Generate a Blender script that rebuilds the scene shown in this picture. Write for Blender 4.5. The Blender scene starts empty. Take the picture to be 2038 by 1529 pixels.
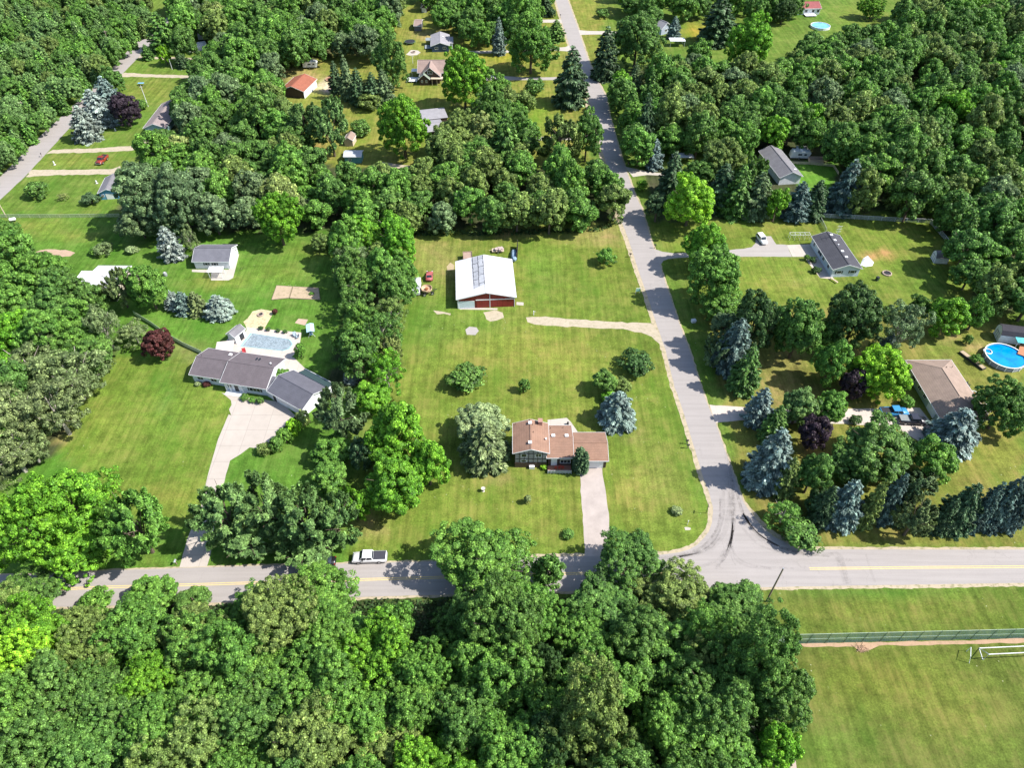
import bpy, bmesh, math, random
import numpy as np
from mathutils import Matrix, Vector, noise as mnoise
# ------------------------------------------------------------------ camera, sky, sun, exposure
SC = bpy.context.scene
F, CX, CY, H, PITCH = 1413.0, 1019.0, 764.5, 110.0, math.radians(45)
cam = bpy.data.objects.new('camera', bpy.data.cameras.new('camera'))
SC.collection.objects.link(cam)
cam.location = (0, 0, H)
cam.rotation_euler = (math.radians(90) - PITCH, 0, 0)
cam.data.sensor_fit = 'HORIZONTAL'
cam.data.sensor_width = 36.0
cam.data.lens = 36.0 * F / 2038.0
cam.data.clip_start = 0.5
cam.data.clip_end = 9000
SC.camera = cam
SUN_EL, SUN_SOUTH = math.radians(48), math.radians(7)
w = bpy.data.worlds.new('World'); SC.world = w; w.use_nodes = True
nt = w.node_tree; nt.nodes.clear()
sky = nt.nodes.new('ShaderNodeTexSky'); sky.sky_type = 'NISHITA'; sky.sun_disc = False
sky.sun_elevation = SUN_EL; sky.sun_rotation = math.radians(90) + SUN_SOUTH
sky.air_density = 1.0; sky.dust_density = 1.0
bg = nt.nodes.new('ShaderNodeBackground'); bg.inputs[1].default_value = 0.135
wo = nt.nodes.new('ShaderNodeOutputWorld')
nt.links.new(sky.outputs[0], bg.inputs[0]); nt.links.new(bg.outputs[0], wo.inputs[0])
sl = bpy.data.lights.new('sun', 'SUN'); sl.energy = 5.0; sl.angle = math.radians(0.5); sl.color = (1.0, 0.955, 0.88)
so = bpy.data.objects.new('sun', sl); SC.collection.objects.link(so)
sd = Vector((math.cos(SUN_EL) * math.cos(SUN_SOUTH), -math.cos(SUN_EL) * math.sin(SUN_SOUTH), math.sin(SUN_EL)))
so.rotation_euler = sd.to_track_quat('Z', 'Y').to_euler(); so.location = (0, 0, 60)
SC.view_settings.view_transform = 'Standard'; SC.view_settings.look = 'None'
SC.view_settings.exposure = 0.72; SC.view_settings.gamma = 1.0; SC.view_settings.use_curve_mapping = False
SC.render.engine = 'CYCLES'
SC.cycles.max_bounces = 5; SC.cycles.diffuse_bounces = 2; SC.cycles.glossy_bounces = 2
SC.cycles.transparent_max_bounces = 8; SC.cycles.transmission_bounces = 3

RNG = random.Random(7)
_sp, _cp = math.sin(PITCH), math.cos(PITCH)
def W(px, py, z=0.0):
    """place in the world (metres) seen at a spot of the photograph, at height z"""
    x = (px - CX) / F; y = (CY - py) / F
    dz = -_sp + _cp * y; t = (z - H) / dz
    return Vector((x * t, (_cp + _sp * y) * t, z))
def P2(x, y, z=0.0):
    z -= H; zc = y * _cp - z * _sp; yc = y * _sp + z * _cp
    return CX + F * x / zc, CY - F * yc / zc
def scale_at(x, y, z):
    return F / (y * _cp - (z - H) * _sp)

# ------------------------------------------------------------------ tagging
def tag(o, label=None, cat=None, group=None, kind=None):
    if label: o['label'] = label
    if cat: o['category'] = cat
    if group: o['group'] = group
    if kind: o['kind'] = kind
    return o
def thing(name, label, cat, loc=(0, 0, 0), rz=0.0, group=None):
    o = bpy.data.objects.new(name, None); SC.collection.objects.link(o)
    o.location = loc; o.rotation_euler = (0, 0, rz); o.empty_display_size = 0.3
    return tag(o, label, cat, group)
class MB:
    def __init__(s): s.v = []; s.f = []; s.M = None
    def add(s, vs, fs, M=None):
        b = len(s.v); M = M or s.M
        for p in vs:
            p = Vector(p)
            s.v.append(tuple(M @ p) if M else tuple(p))
        s.f += [tuple(b + i for i in f) for f in fs]
        return s
    def box(s, x0, x1, y0, y1, z0, z1, M=None):
        return s.add([(x0,y0,z0),(x1,y0,z0),(x1,y1,z0),(x0,y1,z0),(x0,y0,z1),(x1,y0,z1),(x1,y1,z1),(x0,y1,z1)],
              [(0,3,2,1),(4,5,6,7),(0,1,5,4),(1,2,6,5),(2,3,7,6),(3,0,4,7)], M)
    def prism(s, poly, y0, y1, M=None):       # polygon in (x,z), pulled along y
        n = len(poly)
        return s.add([(x,y0,z) for x,z in poly] + [(x,y1,z) for x,z in poly],
            [tuple(range(n)), tuple(range(2*n-1, n-1, -1))] + [(i, i+n, (i+1)%n+n, (i+1)%n) for i in range(n)], M)
    def tube(s, pts, radii, n=6, cap=True, M=None):
        pts = [Vector(p) for p in pts]; vs = []; fs = []
        for i, p in enumerate(pts):
            d = (pts[min(i+1, len(pts)-1)] - pts[max(i-1, 0)]).normalized()
            a = d.cross(Vector((0,0,1)) if abs(d.z) < .9 else Vector((1,0,0))).normalized(); b = d.cross(a)
            r = radii[i] if isinstance(radii, (list, tuple)) else radii
            vs += [p + a*r*math.cos(2*math.pi*k/n) + b*r*math.sin(2*math.pi*k/n) for k in range(n)]
        for i in range(len(pts)-1):
            fs += [(i*n+k, i*n+(k+1)%n, (i+1)*n+(k+1)%n, (i+1)*n+k) for k in range(n)]
        if cap: fs += [tuple(range(n-1, -1, -1)), tuple(range((len(pts)-1)*n, len(pts)*n))]
        return s.add(vs, fs, M)
    def lathe(s, prof, n=16, M=None, cap=True):          # profile of (r,z)
        vs = []; fs = []
        for r, z in prof: vs += [(r*math.cos(2*math.pi*k/n), r*math.sin(2*math.pi*k/n), z) for k in range(n)]
        for i in range(len(prof)-1): fs += [(i*n+k, i*n+(k+1)%n, (i+1)*n+(k+1)%n, (i+1)*n+k) for k in range(n)]
        if cap: fs += [tuple(range(n-1, -1, -1)), tuple(range((len(prof)-1)*n, len(prof)*n))]
        return s.add(vs, fs, M)
    def build(s, name, mat, parent=None, smooth=False):
        me = bpy.data.meshes.new(name); me.from_pydata(s.v, [], s.f); me.update()
        bm = bmesh.new(); bm.from_mesh(me); bmesh.ops.recalc_face_normals(bm, faces=bm.faces); bm.to_mesh(me); bm.free()
        for m in (mat if isinstance(mat, (list, tuple)) else [mat]): me.materials.append(m)
        if smooth: me.polygons.foreach_set('use_smooth', [True]*len(me.polygons))
        o = bpy.data.objects.new(name, me); SC.collection.objects.link(o)
        if parent: o.parent = parent
        return o
def TR(x, y, z=0, rz=0): return Matrix.Translation((x, y, z)) @ Matrix.Rotation(rz, 4, 'Z')

# ------------------------------------------------------------------ materials
_m = {}
def newmat(name):
    m = bpy.data.materials.new(name); m.use_nodes = True
    n = m.node_tree; n.nodes.clear()
    o = n.nodes.new('ShaderNodeOutputMaterial'); return m, n, o
def nd(n, t, **k):
    x = n.nodes.new(t)
    for a, b in k.items():
        if a.startswith('i_'): x.inputs[int(a[2:]) if a[2:].isdigit() else a[2:].replace('_', ' ')].default_value = b
        else: setattr(x, a, b)
    return x
def noisen(n, vec, scale, detail=3, rough=.6):
    x = nd(n, 'ShaderNodeTexNoise'); x.inputs['Scale'].default_value = scale; x.inputs['Detail'].default_value = detail
    x.inputs['Roughness'].default_value = rough; n.links.new(vec, x.inputs['Vector']); return x.outputs[0]
def ramp(n, fac, stops, interp='LINEAR'):
    r = nd(n, 'ShaderNodeValToRGB'); e = r.color_ramp.elements; r.color_ramp.interpolation = interp
    while len(e) < len(stops): e.new(.5)
    for el, (p, c) in zip(e, stops):
        el.position = p; el.color = (c, c, c, 1) if isinstance(c, (int, float)) else (*c, 1)
    n.links.new(fac, r.inputs[0]); return r.outputs[0]
def mixc(n, fac, a, b, mode='MIX'):
    x = nd(n, 'ShaderNodeMix', data_type='RGBA', blend_type=mode)
    for i, v in ((0, fac), (6, a), (7, b)):
        if hasattr(v, 'links'): n.links.new(v, x.inputs[i])
        else: x.inputs[i].default_value = (*v, 1) if isinstance(v, (tuple, list)) and len(v) == 3 else v
    return x.outputs[2]
def coords(n, world=True):
    if world: return nd(n, 'ShaderNodeNewGeometry').outputs['Position']
    return nd(n, 'ShaderNodeTexCoord').outputs['Object']
def mapped(n, vec, sc=(1,1,1), rot=0.0):
    mp = nd(n, 'ShaderNodeMapping'); mp.inputs['Scale'].default_value = sc; mp.inputs['Rotation'].default_value = (0, 0, rot)
    n.links.new(vec, mp.inputs['Vector']); return mp.outputs[0]
def finish(n, o, col, rough=.8, spec=.3, metal=0.0, bump=None, bstr=.3, bdist=.05):
    b = nd(n, 'ShaderNodeBsdfPrincipled'); b.inputs['Roughness'].default_value = rough
    b.inputs['Specular IOR Level'].default_value = spec; b.inputs['Metallic'].default_value = metal
    if hasattr(col, 'links'): n.links.new(col, b.inputs['Base Color'])
    else: b.inputs['Base Color'].default_value = (*col, 1)
    if bump is not None:
        bn = nd(n, 'ShaderNodeBump'); bn.inputs['Strength'].default_value = bstr; bn.inputs['Distance'].default_value = bdist
        n.links.new(bump, bn.inputs['Height']); n.links.new(bn.outputs[0], b.inputs['Normal'])
    n.links.new(b.outputs[0], o.inputs[0]); return b
def plain(name, col, rough=.7, spec=.3, metal=0.0, amp=.18, sc=1.5):
    """painted / bare surface with uneven weathering"""
    if name in _m: return _m[name]
    m, n, o = newmat(name); v = coords(n)
    a = noisen(n, v, sc, 5, .65); b = noisen(n, v, sc*9, 2)
    f = ramp(n, mixc(n, .35, a, b), [(.3, 1-amp), (.7, 1+amp*.5)])
    finish(n, o, mixc(n, 1.0, (*col,), f, 'MULTIPLY'), rough, spec, metal); _m[name] = m; return m
def shingles(name, col, amp=.22):
    if name in _m: return _m[name]
    m, n, o = newmat(name); v = coords(n, False)
    a = noisen(n, v, .55, 5, .7); b = noisen(n, v, 14, 2); c = noisen(n, mapped(n, v, (3, 3, 9)), 2.2, 1)
    f = mixc(n, .45, ramp(n, a, [(.35, 1-amp*1.5), (.65, 1+amp)]), ramp(n, b, [(.25, .6), (.75, 1.35)]))
    f2 = mixc(n, .35, f, ramp(n, c, [(.35, .8), (.65, 1.18)]))
    br = nd(n, 'ShaderNodeTexWave', wave_type='BANDS', bands_direction='Z', wave_profile='SAW'); br.inputs['Scale'].default_value = 1.9
    br.inputs['Distortion'].default_value = .25; n.links.new(v, br.inputs['Vector'])
    f3 = mixc(n, 1.0, f2, ramp(n, br.outputs[1], [(0, .8), (.18, 1.0), (1, 1.05)]), 'MULTIPLY')
    tint = mixc(n, ramp(n, noisen(n, v, .9, 3), [(.45, 0.0), (.7, .35)]), (*col,), tuple(x*.72+.02 for x in col))
    finish(n, o, mixc(n, 1.0, tint, f3, 'MULTIPLY'), .9, .15); _m[name] = m; return m
def siding(name, col, period=.22, dark=.72, vert=False):
    if name in _m: return _m[name]
    m, n, o = newmat(name); v = coords(n, False)
    br = nd(n, 'ShaderNodeTexWave', wave_type='BANDS', bands_direction='DIAGONAL' if vert else 'Z', wave_profile='SAW')
    br.inputs['Scale'].default_value = (math.pi/10)/period * (.55 if vert else 1.0)
    mv = mapped(n, v, (1, 1, 0)) if vert else v
    n.links.new(mv, br.inputs['Vector'])
    f = ramp(n, br.outputs[1], [(0, dark), (.16, 1.0), (1, 1.0)])
    g = ramp(n, noisen(n, v, 1.4, 4), [(.3, .86), (.7, 1.08)])
    finish(n, o, mixc(n, 1.0, mixc(n, 1.0, (*col,), f, 'MULTIPLY'), g, 'MULTIPLY'), .6, .3); _m[name] = m; return m
def metalroof(name, col, streak=.12):
    if name in _m: return _m[name]
    m, n, o = newmat(name); v = coords(n, False)
    s1 = noisen(n, mapped(n, v, (1.2, .12, .3)), 1.2, 4)
    wv = nd(n, 'ShaderNodeTexWave', wave_type='BANDS', bands_direction='X', wave_profile='SIN'); wv.inputs['Scale'].default_value = .55
    n.links.new(v, wv.inputs['Vector'])
    f = mixc(n, 1.0, ramp(n, s1, [(.3, 1-streak), (.7, 1.0)]), ramp(n, wv.outputs[1], [(0, .93), (.1, 1), (1, 1)]), 'MULTIPLY')
    finish(n, o, mixc(n, 1.0, (*col,), f, 'MULTIPLY'), .5, .4, 0.0); _m[name] = m; return m
def glass(name='window_glass', col=(.02, .03, .04)):
    if name in _m: return _m[name]
    m, n, o = newmat(name); finish(n, o, col, .08, .7); _m[name] = m; return m
def leafmat(name='leaf', trans=.25, gloss=.22, rough=.5, inst=False):
    if name in _m: return _m[name]
    m, n, o = newmat(name)
    oi = nd(n, 'ShaderNodeObjectInfo')
    if inst: oi = nd(n, 'ShaderNodeAttribute', attribute_name='tcol', attribute_type='INSTANCER')
    at = nd(n, 'ShaderNodeAttribute', attribute_name='rnd')
    ct = nd(n, 'ShaderNodeAttribute', attribute_name='clump')
    f = ramp(n, at.outputs['Fac'], [(0, .45), (.5, .95), (.85, 1.35), (1, 2.3)])
    g = ramp(n, ct.outputs['Fac'], [(0, .66), (.5, 1.0), (1, 1.4)])
    c = mixc(n, 1.0, mixc(n, 1.0, oi.outputs['Color'], f, 'MULTIPLY'), g, 'MULTIPLY')
    hs = nd(n, 'ShaderNodeHueSaturation'); n.links.new(c, hs.inputs['Color'])
    hr = nd(n, 'ShaderNodeMapRange'); n.links.new(ct.outputs['Fac'], hr.inputs[0]); hr.inputs[3].default_value = .51; hr.inputs[4].default_value = .49
    n.links.new(hr.outputs[0], hs.inputs['Hue'])
    b = nd(n, 'ShaderNodeBsdfPrincipled'); b.inputs['Roughness'].default_value = rough; b.inputs['Specular IOR Level'].default_value = gloss
    t = nd(n, 'ShaderNodeBsdfTranslucent'); mx = nd(n, 'ShaderNodeMixShader'); mx.inputs[0].default_value = trans
    n.links.new(hs.outputs[0], b.inputs['Base Color']); n.links.new(hs.outputs[0], t.inputs[0])
    n.links.new(b.outputs[0], mx.inputs[1]); n.links.new(t.outputs[0], mx.inputs[2]); n.links.new(mx.outputs[0], o.inputs[0])
    _m[name] = m; return m
def asphalt(name, col, marks=True):
    m, n, o = newmat(name); v = coords(n)
    a = noisen(n, v, .12, 5, .7); b = noisen(n, v, 5, 3, .8); s = noisen(n, mapped(n, v, (.05, 1.4, 1), math.radians(-2)), 1.0, 4)
    f = mixc(n, .5, ramp(n, a, [(.3, .86), (.7, 1.1)]), ramp(n, b, [(.25, .8), (.75, 1.16)]))
    f = mixc(n, .3, f, ramp(n, s, [(.35, .74), (.6, 1.1)]))
    vo = nd(n, 'ShaderNodeTexVoronoi', feature='DISTANCE_TO_EDGE'); vo.inputs['Scale'].default_value = .16
    dn = nd(n, 'ShaderNodeTexNoise'); dn.inputs['Scale'].default_value = .5; dn.inputs['Detail'].default_value = 5; n.links.new(v, dn.inputs['Vector'])
    vd = mixc(n, 1.0, v, mixc(n, 1.0, dn.outputs[1], (5, 5, 5), 'MULTIPLY'), 'ADD'); n.links.new(vd, vo.inputs['Vector'])
    cr = ramp(n, vo.outputs[0], [(0, .86), (.008, .92), (.016, 1.0)])
    cr = mixc(n, ramp(n, noisen(n, v, .09, 2), [(.45, 0.0), (.6, 1.0)]), (1, 1, 1), cr)
    f = mixc(n, 1.0, f, cr, 'MULTIPLY')
    finish(n, o, mixc(n, 1.0, (*col,), f, 'MULTIPLY'), .85, .25, bump=b, bstr=.2, bdist=.02); return m
def concrete(name, col, joint=3.2, amp=.1):
    m, n, o = newmat(name); v = coords(n)
    a = noisen(n, v, .35, 5, .7); b = noisen(n, v, 7, 3)
    f = mixc(n, .4, ramp(n, a, [(.3, 1-amp*1.4), (.7, 1+amp)]), ramp(n, b, [(.25, .88), (.75, 1.1)]))
    if joint:
        bk = nd(n, 'ShaderNodeTexBrick', offset=0.0); bk.inputs['Scale'].default_value = 1.0/joint
        bk.inputs['Mortar Size'].default_value = .012; bk.inputs['Brick Width'].default_value = 1; bk.inputs['Row Height'].default_value = 1
        for i, c in ((0, 1), (1, .95), (2, .75)): bk.inputs[i+1].default_value = (c, c, c, 1)
        n.links.new(v, bk.inputs['Vector']); f = mixc(n, 1.0, f, bk.outputs[0], 'MULTIPLY')
    finish(n, o, mixc(n, 1.0, (*col,), f, 'MULTIPLY'), .85, .2); return m
def gravel(name, col, green=.0):
    m, n, o = newmat(name); v = coords(n)
    a = noisen(n, v, .5, 5, .7); b = noisen(n, v, 6, 4, .8)
    f = mixc(n, .5, ramp(n, a, [(.3, .8), (.7, 1.15)]), ramp(n, b, [(.25, .72), (.75, 1.25)]))
    c = mixc(n, 1.0, (*col,), f, 'MULTIPLY')
    if green: c = mixc(n, ramp(n, noisen(n, v, 1.1, 5, .7), [(.5, 0.0), (.62, green)]), c, (.10, .13, .03))
    finish(n, o, c, .95, .1); return m

M_white = plain('white_paint', (.78, .79, .8), .5, .4, amp=.07)
M_trim = plain('white_trim', (.74, .75, .76), .5, .4, amp=.05)
M_wsid = siding('white_siding', (.76, .79, .83), .2, .85)
M_dark = plain('dark_trim', (.03, .03, .035), .5, .4)
M_glass = glass()
M_chrome = plain('bare_metal', (.45, .46, .48), .35, .5, .6)
M_wood = plain('weathered_wood', (.30, .23, .17), .85, .2, amp=.25, sc=3)
M_palewood = plain('pale_wood', (.55, .45, .34), .85, .2, amp=.2, sc=3)
M_black = plain('black_rubber', (.02, .02, .022), .8, .2)
M_bark = plain('bark', (.14, .11, .085), .95, .1, amp=.3, sc=4)
M_pbark = plain('pale_bark', (.42, .38, .33), .95, .1, amp=.25, sc=4)
M_leaf = leafmat()
M_needle = leafmat('needle', .1, .3, .5)
# ------------------------------------------------------------------ ground
def inpoly(x, y, poly):
    ins = np.zeros(x.shape, bool); n = len(poly); j = n-1
    for i in range(n):
        xi, yi = poly[i]; xj, yj = poly[j]
        c = ((yi > y) != (yj > y)) & (x < (xj-xi)*(y-yi)/((yj-yi) or 1e-9)+xi); ins ^= c; j = i
    return ins
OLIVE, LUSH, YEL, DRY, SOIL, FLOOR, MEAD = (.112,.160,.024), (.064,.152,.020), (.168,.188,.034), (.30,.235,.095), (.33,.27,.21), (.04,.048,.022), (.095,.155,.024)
gx = np.concatenate([[-4000,-1500,-700,-420,-340], np.arange(-300, 301, 2.0), [340,420,700,1500,4000]])
gy = np.concatenate([[-3000,-600,-100,-20], np.arange(10, 431, 2.0), [480,600,1000,2500,6000]])
GX, GY = np.meshgrid(gx, gy)
zc = np.maximum(GY*_cp + H*_sp, 5.0); PX = CX + F*GX/zc; PY = CY - F*(GY*_sp - H*_cp)/zc
PX = PX + 7*np.sin(PY*.11) ; PY = PY + 4*np.sin(PX*.13)
COL = np.zeros(GX.shape + (3,)); COL[:] = MEAD
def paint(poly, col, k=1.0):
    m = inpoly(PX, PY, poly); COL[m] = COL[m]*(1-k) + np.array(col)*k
def blob(cx, cy, rx, ry, col, k=.8):
    d = np.exp(-(((PX-cx)/rx)**2 + ((PY-cy)/ry)**2))*k; COL[:] = COL*(1-d[..., None]) + np.array(col)*d[..., None]
# lots
paint([(0,420),(700,440),(700,1130),(0,1150)], (.074,.158,.021))
paint([(60,700),(400,720),(470,800),(380,1060),(200,1010),(100,850)], (.104,.165,.023))
paint([(800,440),(1260,440),(1330,700),(1420,1100),(700,1120),(760,780)], OLIVE)
paint([(1150,560),(1320,640),(1330,690),(1420,1100),(1215,1100),(1190,780)], (.108,.158,.024))
paint([(1290,440),(1900,440),(1960,640),(1400,640)], OLIVE)
paint([(1400,600),(2038,640),(2038,1100),(1500,1080)], (.135,.150,.03))
paint([(1200,1160),(2200,1160),(2400,2600),(900,2600)], (.088,.122,.022))
paint([(1480,1160),(2300,1160),(2300,1290),(1480,1290)], (.092,.13,.022))
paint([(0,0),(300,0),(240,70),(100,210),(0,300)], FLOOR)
paint([(520,80),(1200,-80),(1180,330),(560,330)], (.145,.17,.03))
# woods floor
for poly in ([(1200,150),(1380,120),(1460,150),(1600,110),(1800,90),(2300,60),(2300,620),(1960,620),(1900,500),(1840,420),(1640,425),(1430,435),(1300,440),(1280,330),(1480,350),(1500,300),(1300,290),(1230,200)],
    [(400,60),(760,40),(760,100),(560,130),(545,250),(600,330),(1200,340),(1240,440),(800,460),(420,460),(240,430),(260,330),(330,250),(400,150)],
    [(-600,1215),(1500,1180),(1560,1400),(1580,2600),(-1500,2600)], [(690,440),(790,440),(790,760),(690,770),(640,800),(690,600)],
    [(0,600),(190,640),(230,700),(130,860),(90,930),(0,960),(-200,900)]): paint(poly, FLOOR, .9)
paint([(1560,325),(1662,325),(1672,350),(1650,385),(1610,400),(1585,360)], (.085,.20,.022))
for b in [(1100,830,120,40,YEL,.4),(1000,700,140,60,YEL,.6),(1120,720,120,50,YEL,.5),(960,640,60,30,LUSH,.5),(850,640,50,60,LUSH,.6),(1080,540,40,60,LUSH,.35),(860,500,60,25,DRY,.35),
  (1200,470,60,18,DRY,.5),(1020,463,60,9,DRY,.6),(880,540,30,25,DRY,.35),(1100,1010,160,40,YEL,.35),(740,1050,30,18,DRY,.6),(1250,980,60,60,YEL,.6),(1310,960,50,50,DRY,.15),(985,950,25,12,DRY,.6),
  (940,1100,120,18,LUSH,.5),(300,990,60,25,YEL,.7),(380,1000,30,30,YEL,.6),(200,850,60,60,YEL,.3),(130,870,18,10,DRY,.5),(330,790,16,60,LUSH,.7),(430,820,30,30,YEL,.3),(380,700,30,20,DRY,.4),(60,450,80,16,YEL,.6),(150,470,60,10,YEL,.5),
  (430,560,60,16,YEL,.6),(300,1110,20,10,YEL,.6),(560,540,60,20,YEL,.35),(1740,508,40,9,(.34,.20,.08),.6),(1760,505,22,5,(.36,.19,.08),.5),(1850,560,60,30,LUSH,.4),(1520,570,90,25,YEL,.4),(1540,780,60,50,DRY,.35),(1560,720,40,20,DRY,.3),(1620,900,40,20,(.26,.17,.05),.6),
  (1960,900,80,40,YEL,.7),(1950,690,20,8,DRY,.9),(1885,675,16,6,DRY,.9),(1880,690,40,25,LUSH,.3),(1980,450,40,20,LUSH,.6),(590,145,40,16,DRY,.7),(655,172,30,10,(.5,.42,.3),.9),(860,70,30,8,DRY,.9),(620,300,30,12,(.33,.17,.07),.9),(730,225,40,18,YEL,.6),
  (700,120,60,14,YEL,.8),(1000,110,60,14,(.20,.21,.02),.8),(1180,90,30,30,YEL,.8),(1180,20,40,20,YEL,.7),(1390,60,30,16,(.23,.2,.025),.9),(1640,30,80,25,LUSH,.5),(1700,30,60,20,YEL,.5),(1190,340,14,40,LUSH,.8),(1070,230,30,30,(.13,.24,.02),.6),
  (300,180,50,25,YEL,.6),(280,240,60,30,LUSH,.4),(150,320,80,12,YEL,.5),(100,385,100,30,LUSH,.3),(620,500,60,14,YEL,.4),(1020,900,8,6,DRY,.4),(1265,870,20,8,DRY,.5),(1800,1215,160,16,YEL,.4),(1650,1215,80,10,(.14,.14,.03),.5),(1700,1180,200,5,LUSH,.6),
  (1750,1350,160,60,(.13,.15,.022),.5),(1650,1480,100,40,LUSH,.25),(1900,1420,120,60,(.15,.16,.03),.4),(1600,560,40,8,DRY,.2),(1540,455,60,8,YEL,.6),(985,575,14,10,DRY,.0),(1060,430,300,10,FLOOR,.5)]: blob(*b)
nv = np.stack([GX.ravel(), GY.ravel(), np.zeros(GX.size)], 1)
ny, nx = GX.shape; idx = np.arange(nx*ny).reshape(ny, nx)
fc = np.stack([idx[:-1,:-1], idx[:-1,1:], idx[1:,1:], idx[1:,:-1]], -1).reshape(-1, 4)
me = bpy.data.meshes.new('ground'); me.from_pydata(nv.tolist(), [], fc.tolist()); me.update()
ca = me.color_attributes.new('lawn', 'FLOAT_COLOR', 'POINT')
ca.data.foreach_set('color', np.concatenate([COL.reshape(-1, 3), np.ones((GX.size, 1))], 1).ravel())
def groundmat():
    m, n, o = newmat('lawn_grass'); v = coords(n)
    base = nd(n, 'ShaderNodeAttribute', attribute_name='lawn').outputs['Color']
    a = noisen(n, v, .05, 6, .65); b = noisen(n, v, .45, 5, .7); c = noisen(n, v, 3.2, 4, .75)
    s = noisen(n, mapped(n, v, (1.1, .06, 1), math.radians(4)), 1.0, 4, .6)
    s2 = noisen(n, mapped(n, v, (.08, 1.0, 1), math.radians(-4)), 1.0, 4, .6)
    f = mixc(n, 1.0, ramp(n, a, [(.3, .82), (.7, 1.2)]), ramp(n, b, [(.25, .58), (.75, 1.42)]), 'MULTIPLY')
    f = mixc(n, 1.0, f, ramp(n, c, [(.2, .42), (.8, 1.6)]), 'MULTIPLY')
    f = mixc(n, 1.0, f, ramp(n, s, [(.3, .76), (.7, 1.25)]), 'MULTIPLY')
    f = mixc(n, 1.0, f, ramp(n, s2, [(.3, .92), (.7, 1.08)]), 'MULTIPLY')
    col = mixc(n, 1.0, base, f, 'MULTIPLY')
    dry = mixc(n, 1.0, ramp(n, noisen(n, v, .16, 6, .75), [(.45, 0.0), (.62, .75)]), ramp(n, s, [(.4, .3), (.65, 1.0)]), 'MULTIPLY')
    col = mixc(n, dry, col, mixc(n, 1.0, base, (2.0, 1.35, 2.3), 'MULTIPLY'))
    lush = ramp(n, noisen(n, mapped(n, v, (.9, .25, 1), .3), .14, 5, .7), [(.52, 0.0), (.68, .5)])
    col = mixc(n, lush, col, mixc(n, 1.0, base, (.58, .98, .6), 'MULTIPLY'))
    vo = nd(n, 'ShaderNodeTexVoronoi'); vo.inputs['Scale'].default_value = .9; n.links.new(v, vo.inputs['Vector'])
    sp = mixc(n, 1.0, ramp(n, vo.outputs[0], [(.07, 1.0), (.11, 0.0)]), ramp(n, noisen(n, v, .12, 3), [(.55, 0.0), (.62, .7)]), 'MULTIPLY')
    col = mixc(n, sp, col, (.42, .42, .26))
    finish(n, o, col, .95, .08, bump=c, bstr=.5, bdist=.12); return m
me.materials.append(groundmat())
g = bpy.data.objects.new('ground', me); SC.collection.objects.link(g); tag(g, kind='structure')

def sheet(name, pts, mat, z, jit=.0, step=1.5, parent=None, kind='structure', px=True, seed=0):
    """flat sheet lying z above the ground; outline broken up a little"""
    P = [W(*p) if px else Vector((p[0], p[1], 0)) for p in pts]; out = []; n = len(P)
    for i in range(n):
        a, b = P[i], P[(i+1) % n]; L = (b-a).length; k = max(1, int(L/step)) if jit else 1
        nrm = Vector((-(b-a).y, (b-a).x, 0)).normalized() if L else Vector()
        for j in range(k):
            q = a.lerp(b, j/k); q += nrm*jit*(mnoise.noise(Vector((q.x*.6, q.y*.6, seed)))*1.6 + mnoise.noise(Vector((q.x*2.2, q.y*2.2, seed+9))))
            out.append((q.x, q.y, z))
    bm = bmesh.new(); vs = [bm.verts.new(p) for p in out]; f = bm.faces.new(vs); f.normal_update()
    if f.normal.z < 0: f.normal_flip()
    bmesh.ops.triangulate(bm, faces=bm.faces)
    me = bpy.data.meshes.new(name); bm.to_mesh(me); bm.free(); me.materials.append(mat)
    o = bpy.data.objects.new(name, me); SC.collection.objects.link(o)
    if parent: o.parent = parent
    elif kind: o['kind'] = kind
    return o
M_asph = asphalt('old_asphalt', (.325, .297, .283)); M_asph2 = asphalt('drive_asphalt', (.35, .32, .30))
M_grav = gravel('shoulder_gravel', (.42, .35, .25), .5); M_gdrive = gravel('gravel_drive', (.42, .36, .27), .25)
M_conc = concrete('drive_concrete', (.44, .39, .345), 4.2); M_conc2 = concrete('patio_concrete', (.52, .45, .40), 2.4)
M_slab = concrete('pale_slab', (.45, .41, .36), 2.0); M_cdrive = concrete('worn_drive', (.40, .345, .315), 0, .2)
M_yline = plain('yellow_line', (.66, .50, .22), .7, .2, amp=.25, sc=2)
# roads
topE = [(-420,1180),(0,1146),(200,1137),(400,1130),(620,1124),(860,1118),(1100,1109),(1200,1107),(1316,1105)]
botE = [(1470,1170),(1200,1176),(1000,1181),(750,1188),(430,1200),(230,1206),(0,1212),(-420,1240)]
cornerL = [(1352,1100),(1372,1094),(1387,1085),(1401,1072),(1411,1058),(1417,1040),(1419,1020)]
sideL = [(1418.7,1008),(1411,980),(1398,946),(1377,875),(1348,783),(1343,772),(1324.5,696),(1306,644),(1288,587),(1272,542),(1251,477),(1233,430),(1222.4,374),(1199,301),(1174,209),(1167,167),(1154,125),(1136,99),(1121,52),(1106,0),(1095,-60)]
sideR = [(1117,-60),(1130,0),(1149,52),(1154,68),(1172,123),(1190,160),(1206.7,193),(1213,230),(1235.5,309),(1264,387),(1277,414),(1296,479),(1311,521),(1327,571),(1351,642),(1371.6,696),(1398,778),(1408,804),(1424,841),(1441,890),(1458,938),(1479,998)]
cornerR = [(1487,1012),(1497,1024),(1514,1046),(1540,1069),(1579,1088),(1611,1094)]
topR = [(1843,1094.5),(2038,1094.5),(2500,1094)]; botR = [(2500,1156),(2038,1161),(1843,1164)]
sheet('road', topE+cornerL+sideL+sideR+cornerR+topR+botR+botE, M_asph, .012, .05, 1.0)
def off(pts, dx, dy): return [(x+dx, y+dy) for x, y in pts]
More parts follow.
